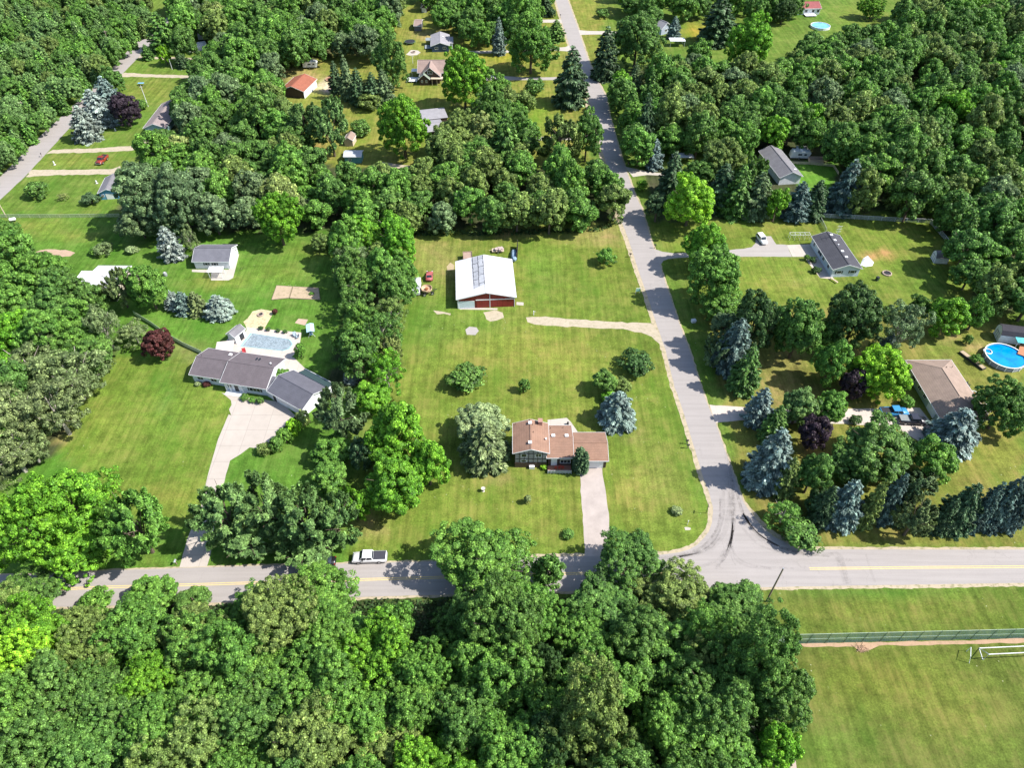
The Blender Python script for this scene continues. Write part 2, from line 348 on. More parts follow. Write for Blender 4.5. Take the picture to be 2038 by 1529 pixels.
sheet('road_shoulder', off(topE[:6], 0, -3)+off(topE[6:], 0, -6)+[(1350,1093),(1371,1086),(1384,1076),(1396,1064),(1405,1050),(1408,1030)]+off(sideL[:-6], -9, 0)+off(sideL[-6:], -4, 0)
      +off(sideR[:6], 3, 0)+off(sideR[6:], 3, 0)+[(1494,1012),(1504,1022),(1522,1042),(1546,1062),(1585,1082),(1614,1088)]+off(topR, 0, -5)+off(botR, 0, 7)+off(botE, 0, 5), M_grav, .004, .13, .5)
lr = [(-60,330),(0,352),(78.5,272),(146.5,209),(194,167),(225,133.5),(262,91.6),(290,70.6),(330,36),(365,8),(390,8),(352,38),(312,74),(277,112.5),(241,149),(190,200),(139,254),(91.6,306),(50,351),(0,398),(-60,455)]
lr[0] = (-60,405)
sheet('road', lr, M_asph, .012, .08, 2.0)
# double yellow line: two strips
def strip(pts, wd, z, dy, mat, name, parent=None, jit=0):
    P = [W(*p) for p in pts]; a = []; b = []
    for i, p in enumerate(P):
        d = (P[min(i+1, len(P)-1)] - P[max(i-1, 0)]).normalized(); nn = Vector((-d.y, d.x, 0))
        a.append(p + nn*(dy+wd/2)); b.append(p + nn*(dy-wd/2))
    return sheet(name, [(q.x, q.y) for q in a + b[::-1]], mat, z, jit, 1.0, parent, px=False)
for seg in ([(-300,1190),(0,1179),(200,1169.6),(400,1164),(600,1158),(850,1150.5),(1120,1142.5),(1325,1139)], [(1611,1132.5),(1843,1130),(2038,1128.5),(2400,1125)]):
    for dy in (-.17, .17): strip(seg, .15, .017, dy, M_yline, 'road_marking')
# worn tyre tracks and tar patches at the junction
def darkmat():
    m, n, o = newmat('tyre_rub'); v = coords(n)
    b = nd(n, 'ShaderNodeBsdfDiffuse'); b.inputs[0].default_value = (.10, .092, .09, 1); t = nd(n, 'ShaderNodeBsdfTransparent')
    mx = nd(n, 'ShaderNodeMixShader'); n.links.new(ramp(n, noisen(n, v, 1.2, 5, .7), [(.35, .0), (.75, .14)]), mx.inputs[0])
    n.links.new(t.outputs[0], mx.inputs[1]); n.links.new(b.outputs[0], mx.inputs[2]); n.links.new(mx.outputs[0], o.inputs[0]); return m
M_rub = darkmat()
FAM = [([(1446,930),(1454,1000),(1446,1060),(1415,1098),(1360,1112),(1280,1118)], [(1432,1000),(1428,1040),(1412,1070),(1385,1092),(1340,1106),(1270,1112)]),
       ([(1450,930),(1464,1000),(1476,1050),(1510,1085),(1560,1102),(1640,1112)], [(1470,990),(1484,1030),(1512,1064),(1552,1088),(1600,1101),(1660,1104)]),
       ([(1440,900),(1450,980),(1456,1050),(1462,1100),(1500,1125),(1580,1132)], [(1452,900),(1462,980),(1460,1060),(1430,1110),(1360,1130),(1280,1136)])]
rj = random.Random(12)
for i in range(30):
    A_, B_ = FAM[i % 3]; t = rj.uniform(0, 1); t2 = min(1, max(0, t+rj.uniform(-.3, .3))); n_ = len(A_)
    pts = [(a[0]+(b[0]-a[0])*(t+(t2-t)*k/5), a[1]+(b[1]-a[1])*(t+(t2-t)*k/5)) for k, (a, b) in enumerate(zip(A_, B_))]; k0 = rj.choice([0, 0, 1, 2]); k1 = rj.choice([4, 5, 6, 6])
    P = pts[k0:k1]; Q = []                                       # smooth the polyline
    for k in range(len(P)-1):
        p0, p1, p2, p3 = P[max(k-1, 0)], P[k], P[k+1], P[min(k+2, len(P)-1)]
        for u in (0, .25, .5, .75): Q.append(tuple(.5*(2*p1[d]+(p2[d]-p0[d])*u+(2*p0[d]-5*p1[d]+4*p2[d]-p3[d])*u*u+(3*p1[d]-p0[d]-3*p2[d]+p3[d])*u**3) for d in (0, 1)))
    strip(Q+[P[-1]], rj.uniform(.2, .6), .0135+i*.0001, 0, M_rub, 'tyre_mark', jit=.03)
M_tar = plain('tar_patch', (.17, .16, .168), .8, .2)
sheet('road_patch', [(1651,1100),(1662,1108),(1672,1125),(1684,1163),(1695,1162),(1682,1124),(1676,1106),(1666,1099)], M_rub, .0165, .1, .6)
sheet('road_patch', [(1660,1108),(1678,1108),(1684,1128),(1690,1163),(1678,1163),(1668,1130)], M_rub, .0168, .1, .6)
sheet('road_patch', [(1720,1103),(1725,1103),(1744,1160),(1738,1160)], M_rub, .0165, .1, .6)
# drives and hard standing
DR = [('driveway', [(1154,933),(1197,931),(1203,960),(1210,1010),(1213,1060),(1214,1098),(1216,1112),(1162,1112),(1163,1095),(1161,1050),(1157,990)], M_cdrive, .008, .12),
 ('driveway', [(441,782),(470,786),(500,793),(535,797),(560,800),(598,838),(590,827),(578,836),(563,852),(534,883),(516,893),(497,891),(478,905),(458,917),(450,945),(443,975),(432,1010),(425,1060),(420,1100),(412,1128),(357,1130),(372,1075),(385,1043),(400,1008),(408,969),(418,930),(434,875),(455,825),(460,827),(456,815),(461,806),(460,797),(452,790)], M_conc, .008, .03),
 ('gravel_driveway', [(1047,632),(1086,630),(1146,636),(1228,641),(1298,643),(1312,665),(1322,692),(1305,676),(1288,666),(1251,656),(1183,652.5),(1118,650),(1065,646),(1050,641)], M_gdrive, .008, .3),
 ('driveway', [(1292,487),(1300,495),(1319,501),(1340,504),(1420,500),(1480,495),(1496,492),(1503,484),(1505,473),(1523,470),(1534,470),(1545,486),(1566,487),(1576,511),(1510,511),(1366,512),(1330,515),(1320,519),(1314,528),(1305,515)], M_asph2, .008, .08),
 ('concrete_pad', [(1566,487.5),(1624,485.5),(1632,511),(1577,511)], M_slab, .008, 0),
 ('concrete_path', [(1600,512),(1632,512),(1660,556),(1632,553)], M_conc2, .0085, 0),
 ('driveway', [(1412,806),(1481,811),(1560,816),(1600,815),(1688,813.5),(1830,812),(1856,843),(1866,883),(1827,878),(1780,850),(1682,844),(1560,842),(1471,837),(1424,842)], M_conc2, .008, .1),
 ('gravel_driveway', [(236,148),(249,144),(300,148),(392,150),(420,151),(420,156),(398,156),(300,153),(262,152),(240,153)], M_gdrive, .008, .3),
 ('gravel_driveway', [(92,307),(105,298),(209,294),(267,289),(285,283),(296,276),(302,284),(298,291),(262,299.6),(183,303.5),(100,305)], M_gdrive, .008, .3),
 ('gravel_driveway', [(50,352),(63,337.5),(150,338),(225,336),(240,330),(242,345),(209,347),(120,348)], M_gdrive, .008, .3),
 ('gravel_driveway', [(274,112),(280,110),(340,113),(400,115),(400,119),(340,118),(278,116)], M_gdrive, .008, .3),
 ('concrete_path', [(287,270),(299,271),(300,280),(284,280)], M_slab, .009, 0),
 ('driveway', [(1150,59),(1170,61),(1240,62),(1260,64),(1260,68),(1180,68),(1154,69)], M_slab, .008, .05),
 ('driveway', [(1040,40),(1060,39),(1117,38),(1121,45),(1060,44),(1040,45)], M_slab, .008, .05),
 ('driveway', [(930,101),(1000,100),(1060,98),(1102,95),(1125,93),(1133,90),(1138,102),(1100,100),(1000,105),(930,106)], M_slab, .008, .05),
 ('driveway', [(960,148),(1050,154),(1107,153),(1150,150),(1160,157),(1107,159),(1050,159),(960,160)], M_asph2, .008, .05),
 ('driveway', [(1000,276),(1034,272),(1073,272),(1110,272),(1188,268),(1192,275),(1110,279),(1034,279),(1000,282)], M_slab, .008, .05),
 ('driveway', [(760,322),(800,328),(835,331),(836,337),(800,336),(760,330)], M_gdrive, .008, .1),
 ('driveway', [(1243,331),(1252,333),(1296,343),(1330,345),(1330,350),(1288,348),(1260,352)], M_slab, .008, .05),
 ('patio', [(1090,836),(1128,832),(1136,840),(1150,860),(1090,862)], M_slab, .008, 0),
 ('patio', [(478,650),(600,662),(596,690),(585,706),(575,716),(480,706),(440,692),(455,672)], M_conc2, .0055, 0),
 ('patio', [(560,706),(585,712),(612,738),(600,750),(560,735)], M_conc2, .0052, 0),
 ('concrete_apron', [(913,612),(990,613.5),(990,617),(915,616)], M_slab, .009, .02),
 ('concrete_slab', [(1028,601),(1042,602),(1042,608),(1028,607)], M_slab, .009, 0),
 ('bare_soil', [(70,503),(80,498),(110,496),(140,498),(150,503),(140,510),(110,513),(80,510)], gravel('bare_soil', (.42, .30, .22), .2), .005, .3),
 ('gravel_patch', [(926,656),(934,651),(948,652),(953,659),(946,667),(930,666)], gravel('grey_gravel', (.36, .33, .31), .1), .005, .3),
 ('gravel_patch', [(962,622),(985,618),(1000,622),(1003,632),(988,640),(965,636)], M_gdrive, .005, .5),
 ('gravel_patch', [(862,620),(880,620),(897,624),(896,628),(870,626)], M_gdrive, .005, .4),
 ('gravel_patch', [(887,530),(897,522),(904,528),(903,538),(890,539)], gravel('tan_soil', (.40, .32, .20), .2), .005, .4),
 ('sand_area', [(487,641),(503,620),(520,615),(545,620),(540,630),(533,641),(526,655),(490,652)], gravel('yard_sand', (.52, .44, .28), .35), .005, .25),
 ('concrete_pad', [(587,643),(594,634),(613,636),(607,648)], gravel('brick_pad', (.45, .33, .25), .1), .006, .05),
 ('sand_area', [(808,108),(818,99),(832,100),(837,104),(830,109),(815,110)], M_slab, .006, .1),
 ('gravel_track', [(1545,1425),(1556,1422),(1567,1440),(1578,1490),(1590,1560),(1620,1700),(1600,1700),(1575,1560),(1562,1490),(1550,1450)], gravel('rubble', (.40, .33, .27), .15), .006, .15),
 ('bare_soil', [(1590,1281),(1640,1280),(1700,1279),(1800,1278),(1900,1276),(2038,1271),(2300,1262),(2300,1272),(2038,1280),(1850,1284),(1750,1286),(1730,1295),(1712,1298),(1700,1288),(1600,1288)], gravel('fence_soil', (.40, .27, .18), .25), .005, .12),
 ('concrete_pad', [(1362,1050),(1368,1049.5),(1375,1051.5),(1374,1055.5),(1364,1056)], M_slab, .01, 0),
 ('concrete_pad', [(382,536.5),(455,536.5),(471,505),(476,506),(464,553),(455,558),(420,558),(420,543),(382,541)], M_slab, .006, 0),
 ('bare_soil', [(930,1148),(945,1148),(945,1150),(930,1150)], M_gdrive, .004, 0)]
for i, (nm, pts, mt, z, jit) in enumerate(DR[:-1]): sheet(nm, pts, mt, z, jit, 1.2, seed=i*3.1)
def bed(pts, mat, label, name='garden_bed', h=.12):
    P = [W(*p) for p in pts]; n = len(P); c = sum(P, Vector())/n; t = thing(name, label, 'garden bed', c)
    m = MB(); m.add([p-c for p in P] + [p-c+Vector((0,0,h)) for p in P], [tuple(range(n, 2*n))] + [(i, (i+1)%n, (i+1)%n+n, i+n) for i in range(n)]); m.build('soil', mat, t)
    e = MB()
    for i in range(n): e.tube([P[i]-c+Vector((0,0,h)), P[(i+1)%n]-c+Vector((0,0,h))], .09, 4)
    e.build('edging', M_wood, t); return t, c
M_bedsoil = gravel('bed_soil', (.42, .33, .23), .3)
# ------------------------------------------------------------------ buildings
def site(a, b, c, he):
    """eave corners (near left, near right, far right) -> centre, angle, length, width"""
    A, B, C = W(*a, he), W(*b, he), W(*c, he); u = B-A; L = u.length; u.normalize(); v = Vector((-u.y, u.x, 0))
    wd = (C-B).dot(v); ce = A + u*L/2 + v*wd/2; return Vector((ce.x, ce.y, 0)), math.atan2(u.y, u.x), L, wd
def section(root, M, L, Wd, he, rise, oh, wall, roof, trim=None, z0=0.0, band=None):
    trim = trim or M_trim; x = L/2-oh; y = Wd/2-oh; sl = rise/(Wd/2); zt = he + sl*oh - .02; th = .13
    m = MB(); m.prism([(-y, z0), (y, z0), (y, zt-.1), (0, he+rise-.16), (-y, zt-.1)], -x, x, M @ Matrix.Rotation(math.pi/2, 4, 'Z')) ; m.build('wall', wall, root)
    r = MB()
    for s in (-1, 1):
        r.add([(-L/2, s*Wd/2, he-th), (L/2, s*Wd/2, he-th), (L/2, 0, he+rise-th), (-L/2, 0, he+rise-th), (-L/2, s*Wd/2, he), (L/2, s*Wd/2, he), (L/2, 0, he+rise), (-L/2, 0, he+rise)],
              [(0,1,2,3),(4,5,6,7),(0,1,5,4),(1,2,6,5),(3,0,4,7)], M)
    ro = r.build('roof', roof, root)
    rc = MB(); rc.box(-L/2-.01, L/2+.01, -.16, .16, he+rise-.035, he+rise+.035, M); rc.build('ridge_cap', roof, ro)
    f = MB()
    for s in (-1, 1):
        yy = s*(Wd/2+.02); f.box(-L/2-.03, L/2+.03, min(yy, yy+s*.05), max(yy, yy+s*.05), he-.2, he+.015, M)
        for e in (-1, 1):
            x0 = e*(L/2+.003); x1 = e*(L/2+.05); pts = []
            for xx in (x0, x1): pts += [(xx, s*(Wd/2+.02), he-.2), (xx, 0, he+rise-.19), (xx, 0, he+rise+.02), (xx, s*(Wd/2+.02), he+.02)]
            f.add(pts, [(0,1,2,3),(4,5,6,7),(0,1,5,4),(1,2,6,5),(2,3,7,6),(3,0,4,7)], M)
    f.build('fascia', trim, root)
    return dict(M=M, L=L, W=Wd, oh=oh, root=root, he=he, rise=rise)
def hip(root, M, L, Wd, he, rise, oh, wall, roof, k=1.0):
    x, y = L/2-oh, Wd/2-oh; MB().box(-x, x, -y, y, 0, he+.05, M).build('wall', wall, root)
    h = Wd/2*k; hx, hy = L/2, Wd/2; r = MB()
    r.add([(-hx,-hy,he),(hx,-hy,he),(hx,hy,he),(-hx,hy,he),(-hx+h,0,he+rise),(hx-h,0,he+rise),(-hx,-hy,he-.12),(hx,-hy,he-.12),(hx,hy,he-.12),(-hx,hy,he-.12)],
          [(0,1,5,4),(1,2,5),(2,3,4,5),(3,0,4),(6,7,8,9),(0,1,7,6),(1,2,8,7),(2,3,9,8),(3,0,6,9)], M); ro = r.build('roof', roof, root)
    rc = MB(); rc.tube([(-hx+h,0,he+rise), (hx-h,0,he+rise)], .07, 5, M=M)
    for a, b in (((-hx,-hy,he), (-hx+h,0,he+rise)), ((-hx,hy,he), (-hx+h,0,he+rise)), ((hx,-hy,he), (hx-h,0,he+rise)), ((hx,hy,he), (hx-h,0,he+rise))): rc.tube([a, b], .05, 4, M=M)
    rc.build('ridge_cap', roof, ro)
    f = MB()
    for s in (-1, 1):
        f.box(-hx-.06, hx+.06, s*(hy+.03)-.028, s*(hy+.03)+.028, he-.18, he+.01, M); f.box(s*(hx+.03)-.028, s*(hx+.03)+.028, -hy, hy, he-.18, he+.008, M)
    f.build('fascia', M_trim, root); return dict(M=M, L=L, W=Wd, oh=oh, root=root, he=he, rise=rise)
def facem(S, face):
    x, y = S['L']/2-S['oh'], S['W']/2-S['oh']
    return S['M'] @ {'S': TR(0, -y), 'E': TR(x, 0, 0, math.pi/2), 'N': TR(0, y, 0, math.pi), 'W': TR(-x, 0, 0, -math.pi/2)}[face]
def window(S, face, u, z, w_, h_, frame=None, shutters=None, bars=1, pane=None):
    M = facem(S, face) @ TR(u, 0, z); t = .09; m = MB()
    m.box(-w_/2-t, w_/2+t, -.05, .01, -h_/2-t, -h_/2, M).box(-w_/2-t, w_/2+t, -.05, .01, h_/2, h_/2+t, M).box(-w_/2-t, -w_/2, -.05, .01, -h_/2, h_/2, M).box(w_/2, w_/2+t, -.05, .01, -h_/2, h_/2, M)
    for i in range(bars): xx = -w_/2 + w_*(i+1)/(bars+1); m.box(xx-.03, xx+.03, -.045, .005, -h_/2, h_/2, M)
    f = m.build('window', frame or M_white, S['root']); MB().box(-w_/2, w_/2, -.025, .004, -h_/2, h_/2, M).build('pane', pane or M_glass, f)
    if shutters:
        MB().box(-w_/2-t-.36, -w_/2-t-.01, -.045, .006, -h_/2, h_/2, M).build('shutter', shutters, f); MB().box(w_/2+t+.01, w_/2+t+.36, -.045, .006, -h_/2, h_/2, M).build('shutter', shutters, f)
    return f
def door(S, face, u, w_, h_, mat, name='door', panels=0, z=0.0, glassrow=False):
    M = facem(S, face) @ TR(u, 0, z); m = MB(); m.box(-w_/2, w_/2, -.05, .004, .03, h_, M)
    for i in range(panels): zz = .03+(h_-.03)*(i+1)/(panels+1); m.box(-w_/2+.04, w_/2-.04, -.058, -.049, zz-.03, zz+.0, M)
    d = m.build(name, mat, S['root']); t = .1
    MB().box(-w_/2-t, -w_/2-.002, -.06, .01, .03, h_+t, M).box(w_/2+.002, w_/2+t, -.06, .01, .03, h_+t, M).box(-w_/2, w_/2, -.06, .01, h_+.002, h_+t, M).build('frame', M_white, d)
    if glassrow: MB().box(-w_/2+.2, w_/2-.2, -.062, -.05, h_*.62, h_*.85, M).build('pane', M_glass, d)
    elif name == 'door': MB().box(w_/2-.14, w_/2-.08, -.09, -.051, h_*.45, h_*.49, M).build('handle', M_chrome, d)
    return d
def roofpt(S, x, y): return S['he'] + S['rise']*(1-abs(y)/(S['W']/2))
def vent(S, x, y, kind=0):
    z = roofpt(S, x, y); M = S['M'] @ TR(x, y, z); m = MB()
    if kind == 0: m.lathe([(.10, -.15), (.10, .35), (.2, .36), (.2, .44), (.03, .5)], 8, M)
    elif kind == 1: m.box(-.28, .28, -.28, .28, -.15, .22, M).box(-.34, .34, -.34, .34, .222, .28, M)
    else: m.lathe([(.05, -.1), (.05, .4)], 6, M)
    m.build('roof_vent', M_trim if kind < 2 else M_dark, S['root'])
def chimney(S, x, y, w_, d_, ztop, mat):
    MB().box(x-w_/2, x+w_/2, y-d_/2, y+d_/2, 0, ztop, S['M']).box(x-w_/2-.06, x+w_/2+.06, y-d_/2-.06, y+d_/2+.06, ztop+.002, ztop+.12, S['M']).build('chimney', mat, S['root'])

R_red = shingles('redbrown_shingle', (.275, .165, .118)); R_grey = shingles('grey_shingle', (.135, .115, .125)); R_gar = shingles('slate_shingle', (.12, .12, .145))
R_dk = shingles('dark_shingle', (.075, .075, .088)); R_tan = shingles('tan_shingle', (.30, .225, .185)); R_pale = shingles('pale_shingle', (.30, .29, .31)); R_brn = shingles('brown_shingle', (.29, .215, .19))
R_mid = shingles('midgrey_shingle', (.19, .185, .20)); R_rust = shingles('rust_roof', (.30, .11, .07)); R_mauve = shingles('mauve_shingle', (.27, .225, .22))
M_brn = siding('brown_siding', (.075, .05, .042), .3); M_brick = siding('brick_wall', (.16, .09, .07), .15, .6)
# --- split level house with the red-brown roof
c0 = W(1115, 926); root = thing('split_level_house', 'split-level house with red-brown shingle roofs and a half-timbered gable beside the corner lawn', 'house', (c0.x, c0.y, 0))
def loc(px, py, z): q = W(px, py, z); return q.x-c0.x, q.y-c0.y
he1 = 4.7; xa, ya = loc(1020.4, 903, he1); xb, _ = loc(1094, 903, he1); _, yf = loc(1094, 843, he1)
LW = xb-xa; LD = yf-ya
stucco = plain('grey_stucco', (.34, .33, .34), .8, .2, amp=.2)
SA = section(root, TR((xa+xb)/2, (ya+yf)/2, 0, math.pi/2), LD, LW, he1, 1.25, .45, stucco, R_red)   # ridge runs front to back, front face = W
fm = facem(SA, 'W'); hw = LW/2-.45; tb = MB()
for k in range(8):
    xx = -hw + 2*hw*k/7; zt = he1+1.0*(1-abs(xx)/(LW/2)); tb.box(xx-.055, xx+.055, -.05, .0, 1.5, zt, fm)
tb.box(-hw-.05, hw+.05, -.053, .0, 4.05, 4.17, fm).box(-hw-.05, hw+.05, -.053, .0, 2.45, 2.57, fm).box(-hw-.05, hw+.05, -.053, 0, 1.4, 1.52, fm); tb.build('timber_framing', M_dark, root)
MB().box(-hw-.04, hw+.04, -.12, .05, 0, 1.398, fm).build('lower_wall', M_brn, root)
window(SA, 'W', -1.35, 3.55, .95, .85, bars=0); window(SA, 'W', 1.45, 3.55, 1.0, .85, bars=1); window(SA, 'W', -1.4, 1.9, .95, .6, bars=0)
MB().box(-.3, .75, -.6, -.13, .02, .75, fm).build('window_well', M_white, root)
for x, y, k in ((3.3, .12, 1), (-2.6, .2, 1), (2.9, -.4, 2), (.6, -.5, 2), (4.0, 3.0, 2)): vent(SA, x*.85, y, k)
vent(SA, -.6, -2.9, 0)
chimney(SA, LD/2-.6, -1.9, .9, .8, 6.2, plain('chimney_brick', (.38, .22, .17), .9))
he2 = 3.3; xa2, ya2 = loc(1087, 912, he2); xb2, yb2 = loc(1142, 912, he2); _, yf2 = loc(1144, 847, he2); xa2 = xb-.55
SB = section(root, TR((xa2+xb2)/2, (ya2+yf2)/2), xb2-xa2, yf2-ya2, he2, 1.35, .4, M_brn, R_red)
door(SB, 'S', -1.1, .95, 2.05, M_white, z=.5); window(SB, 'S', 1.1, 1.75, 1.9, .9, bars=2)
for x in (-1.2, 1.4): vent(SB, x, .25, 1)
vent(SB, 0.9, 3.2, 2); vent(SB, -1.6, 3.0, 2)
he3 = 2.55; xa3, ya3 = loc(1141, 918, he3); xb3, yb3 = loc(1211.5, 918, he3); _, yf3 = loc(1206, 861, he3)
SCn = section(root, TR((xa3+xb3)/2, (ya3+yf3)/2), xb3-xa3, yf3-ya3, he3, 1.25, .35, M_brn, R_red)
door(SCn, 'S', .9, 3.0, 2.15, M_white, 'garage_door', 3)
p = MB(); px0, py0 = loc(1090, 936, .6); px1, _ = loc(1137, 936, .6)
p.box(px0, px1, py0-.3, ya2+.4, 0, .55); p.box(px0-.0, px0+1.5, py0-.32, py0+.9, .552, .62); p.build('porch', plain('porch_brick', (.36, .17, .11), .9), root)
p = MB(); p.box(px0, px1, py0-.42, py0-.34, .15, .95)
for k in range(9): xx = px0 + (px1-px0)*k/8; p.box(xx-.04, xx+.04, py0-.5, py0-.425, 0, 1.1)
p.build('railing', plain('rail_grey', (.45, .47, .5), .6), root)
for k, (dx, s) in enumerate(((1.6, .45), (2.3, .6), (2.9, .4))):
    q = thing('flower_pot', ['low terracotta pot of red flowers on the porch beside the white door', 'tall terracotta pot of red flowers, middle of the three on the porch', 'small terracotta pot of red flowers at the end of the porch'][k], 'flower pot', (c0.x+px0+dx, c0.y+py0+.3, .56))
    MB().lathe([(.14, 0), (.22, .3), (.24, .34)], 10).build('pot', plain('terracotta', (.42, .16, .08)), q)
    m = MB(); rr = random.Random(k)
    for i in range(26):
        a = rr.uniform(0, 6.3); r = rr.uniform(0, .28); z = .35+rr.uniform(0, s); m.box(-.05, .05, -.05, .05, 0, .04, TR(r*math.cos(a), r*math.sin(a), z, a))
    m.build('flowers', plain('red_petals', (.5, .05, .03)), q)['kind'] = 'stuff'
# --- white ranch house with angled garage
A = W(377, 746, 2.5); c1 = W(480, 760); R1 = thing('ranch_house', 'long white ranch house with grey shingle roof and an angled garage wing', 'house', (c1.x, c1.y, 0))
ceB, aB, LB, WB = site((437, 761), (530, 775), (568.5, 714), 2.6)
uB = Vector((math.cos(aB), math.sin(aB), 0)); vB = Vector((-uB.y, uB.x, 0))
S2 = section(R1, TR(ceB.x-c1.x, ceB.y-c1.y, 0, aB), LB, WB, 2.6, 1.75, .45, M_wsid, R_grey)
An = W(377, 746, 2.45); LA = (W(440, 755, 2.5)-An).length; WA = WB-1.0
ceA = An + uB*(LA/2) + vB*(WA/2)
S1 = section(R1, TR(ceA.x-c1.x, ceA.y-c1.y, 0, aB), LA+.4, WA, 2.45, 1.55, .4, M_wsid, R_grey)
for u in (-1.7, 1.5): window(S1, 'S', u, 1.5, 1.3, .9, shutters=None, bars=1)
window(S2, 'S', 2.2, 1.5, 2.4, 1.2, shutters=M_dark, bars=2); door(S2, 'S', -2.1, .95, 2.05, M_dark)
pm = MB(); fS = facem(S2, 'S')
for u in (-4.4, -3.4, -.5): pm.box(u-.07, u+.07, -.45, -.33, 0, 2.45, fS)
pm.box(-4.5, .0, -1.5, -.02, .0, .1, fS); pm.build('porch_posts', M_white, R1)
window(S2, 'S', -3.6, 1.5, .9, 1.1); window(S2, 'E', 1.5, 1.7, .7, .6)
vent(S2, 3.9, 1.3, 0); vent(S2, 4.3, .8, 2); vent(S1, 2.6, 2.6, 1); vent(S1, 3.4, 2.7, 2)
for dx in (5.2-LB/2, 5.9-LB/2):
    z = roofpt(S2, dx, 2.6); MB().box(dx-.12, dx+.12, 2.2, 3.0, z-.2, z+.22, S2['M']).build('skylight', M_glass, R1)
vent(S1, -2.9, .3, 2)
ceG, aG, LG, WG = site((531, 777), (598, 818), (660, 779), 2.6)
aG += math.radians(2)
S3 = section(R1, TR(ceG.x-c1.x, ceG.y-c1.y, 0, aG), LG, WG+.0, 2.6, 1.6, .4, M_wsid, R_gar)
door(S3, 'S', 2.2, 2.6, 2.1, M_white, 'garage_door', 3); door(S3, 'S', -1.0, 2.6, 2.1, M_white, 'garage_door', 3); door(S3, 'S', -3.6, .9, 2.0, M_dark)
door(S3, 'E', 1.5, 2.4, 2.1, M_white, 'garage_door', 3)
lw = Vector(((S2['M'] @ Vector((LB/2, -WB/2+2, 0))))); bx = S3['M'].inverted() @ lw
m = MB(); q1 = S2['M'] @ Vector((LB/2-.5, -WB/2+.35, 0)); q2 = S2['M'] @ Vector((LB/2-.5, -WB/2+4.2, 0)); q3 = S3['M'] @ Vector((-LG/2+2.2, .3, 0)); q4 = S3['M'] @ Vector((-LG/2+.5, -WG/2+.45, 0))
for z0, z1, mt, nm in ((0, 2.35, M_wsid, 'link_wall'), (2.352, 2.62, R_gar, 'link_roof')):
    m = MB(); e = .3 if nm == 'link_roof' else 0; Q = [q1-vB*e*0, q4, q3, q2]
    m.add([(q.x, q.y, z0) for q in Q]+[(q.x, q.y, z1) for q in Q], [(0,1,2,3),(4,5,6,7),(0,1,5,4),(1,2,6,5),(2,3,7,6),(3,0,4,7)]); m.build(nm, mt, R1)
# lean-to along the back of the garage
y0 = WG/2-.45; m = MB(); m.box(.6-LG/2+1.2, LG/2-.5, y0+.02, y0+2.2, 0, 2.0, S3['M']); m.build('lean_to', M_wsid, R1)
m = MB(); Mx = S3['M']; m.add([(1.6-LG/2, y0+.5, 2.75), (LG/2-.3, y0+.5, 2.75), (LG/2-.3, y0+2.4, 2.1), (1.6-LG/2, y0+2.4, 2.1), (1.6-LG/2, y0+.5, 2.63), (LG/2-.3, y0+.5, 2.63), (LG/2-.3, y0+2.4, 1.98), (1.6-LG/2, y0+2.4, 1.98)], [(0,1,2,3),(4,5,6,7),(0,1,5,4),(1,2,6,5),(2,3,7,6),(3,0,4,7)], Mx)
m.build('lean_to_roof', plain('green_black_roof', (.035, .06, .06), .35, .5), R1)
m = MB(); m.box(1.5-LG/2, LG/2-.2, y0+2.41, y0+2.49, 1.95, 2.2, Mx); m.box(LG/2-.29, LG/2-.21, y0+.45, y0+2.4, 2.0, 2.12, Mx); m.build('lean_to_edge', M_trim, R1)
# --- red barn
cb, ab, Lb, Wb = site((908, 595), (1027.5, 590), (1028.5, 517), 3.0)
RB = thing('barn', 'big red barn with a white metal roof patched with grey shingles', 'barn', cb, ab)
M_red = siding('red_boards', (.24, .032, .026), .35, .6, vert=True); M_mroof = metalroof('white_metal_roof', (.62, .62, .65), .16)
SBn = section(RB, TR(0, 0, 0, math.pi/2), Wb+.6, Lb, 3.0, 1.75, .3, M_red, M_mroof)
# patch of grey shingles on the west slope
def gshing():
    m, n, o = newmat('torn_grey_shingle'); v = coords(n, False)
    bk = nd(n, 'ShaderNodeTexBrick'); bk.inputs['Scale'].default_value = 1.0; bk.inputs['Mortar Size'].default_value = .09; bk.inputs['Brick Width'].default_value = 3.4; bk.inputs['Row Height'].default_value = 1.35
    dn = nd(n, 'ShaderNodeTexNoise'); dn.inputs['Scale'].default_value = 1.6; n.links.new(v, dn.inputs['Vector']); vd = mixc(n, .45, v, dn.outputs[1], 'ADD'); n.links.new(mapped(n, vd, (1,1,1), math.pi/2), bk.inputs['Vector'])
    for i, c in ((1, (.42,.43,.46)), (2, (.33,.34,.37)), (3, (.04,.04,.05))): bk.inputs[i].default_value = (*c, 1)
    f = ramp(n, noisen(n, v, 1.2, 5, .8), [(.3, .75), (.7, 1.25)]); finish(n, o, mixc(n, 1.0, bk.outputs[0], f, 'MULTIPLY'), .8); return m
m = MB(); sy = Lb/2; xl, xr = -(Wb+.6)/2+2.6, (Wb+.6)/2-.06
def rz(y): return 3.0+1.75*(1-abs(y)/sy)
m.add([(xl, 2.9, rz(2.9)+.012), (xr, 3.2, rz(3.2)+.012), (xr, .1, rz(.1)+.03), (xl+1.0, .1, rz(.1)+.03), (xl, 2.9, rz(2.9)-.05), (xr, 3.2, rz(3.2)-.05), (xr, .1, rz(.1)-.05), (xl+1.0, .1, rz(.1)-.05)], [(4,5,6,7),(0,1,2,3),(0,1,5,4),(1,2,6,5),(2,3,7,6),(3,0,4,7)], SBn['M']); m.build('shingle_patch', gshing(), RB)
door(SBn, 'W', -5.0, 4.0, 2.1, plain('white_garage_panel', (.62, .70, .76), .4, .4, amp=.06), 'garage_door', 3)
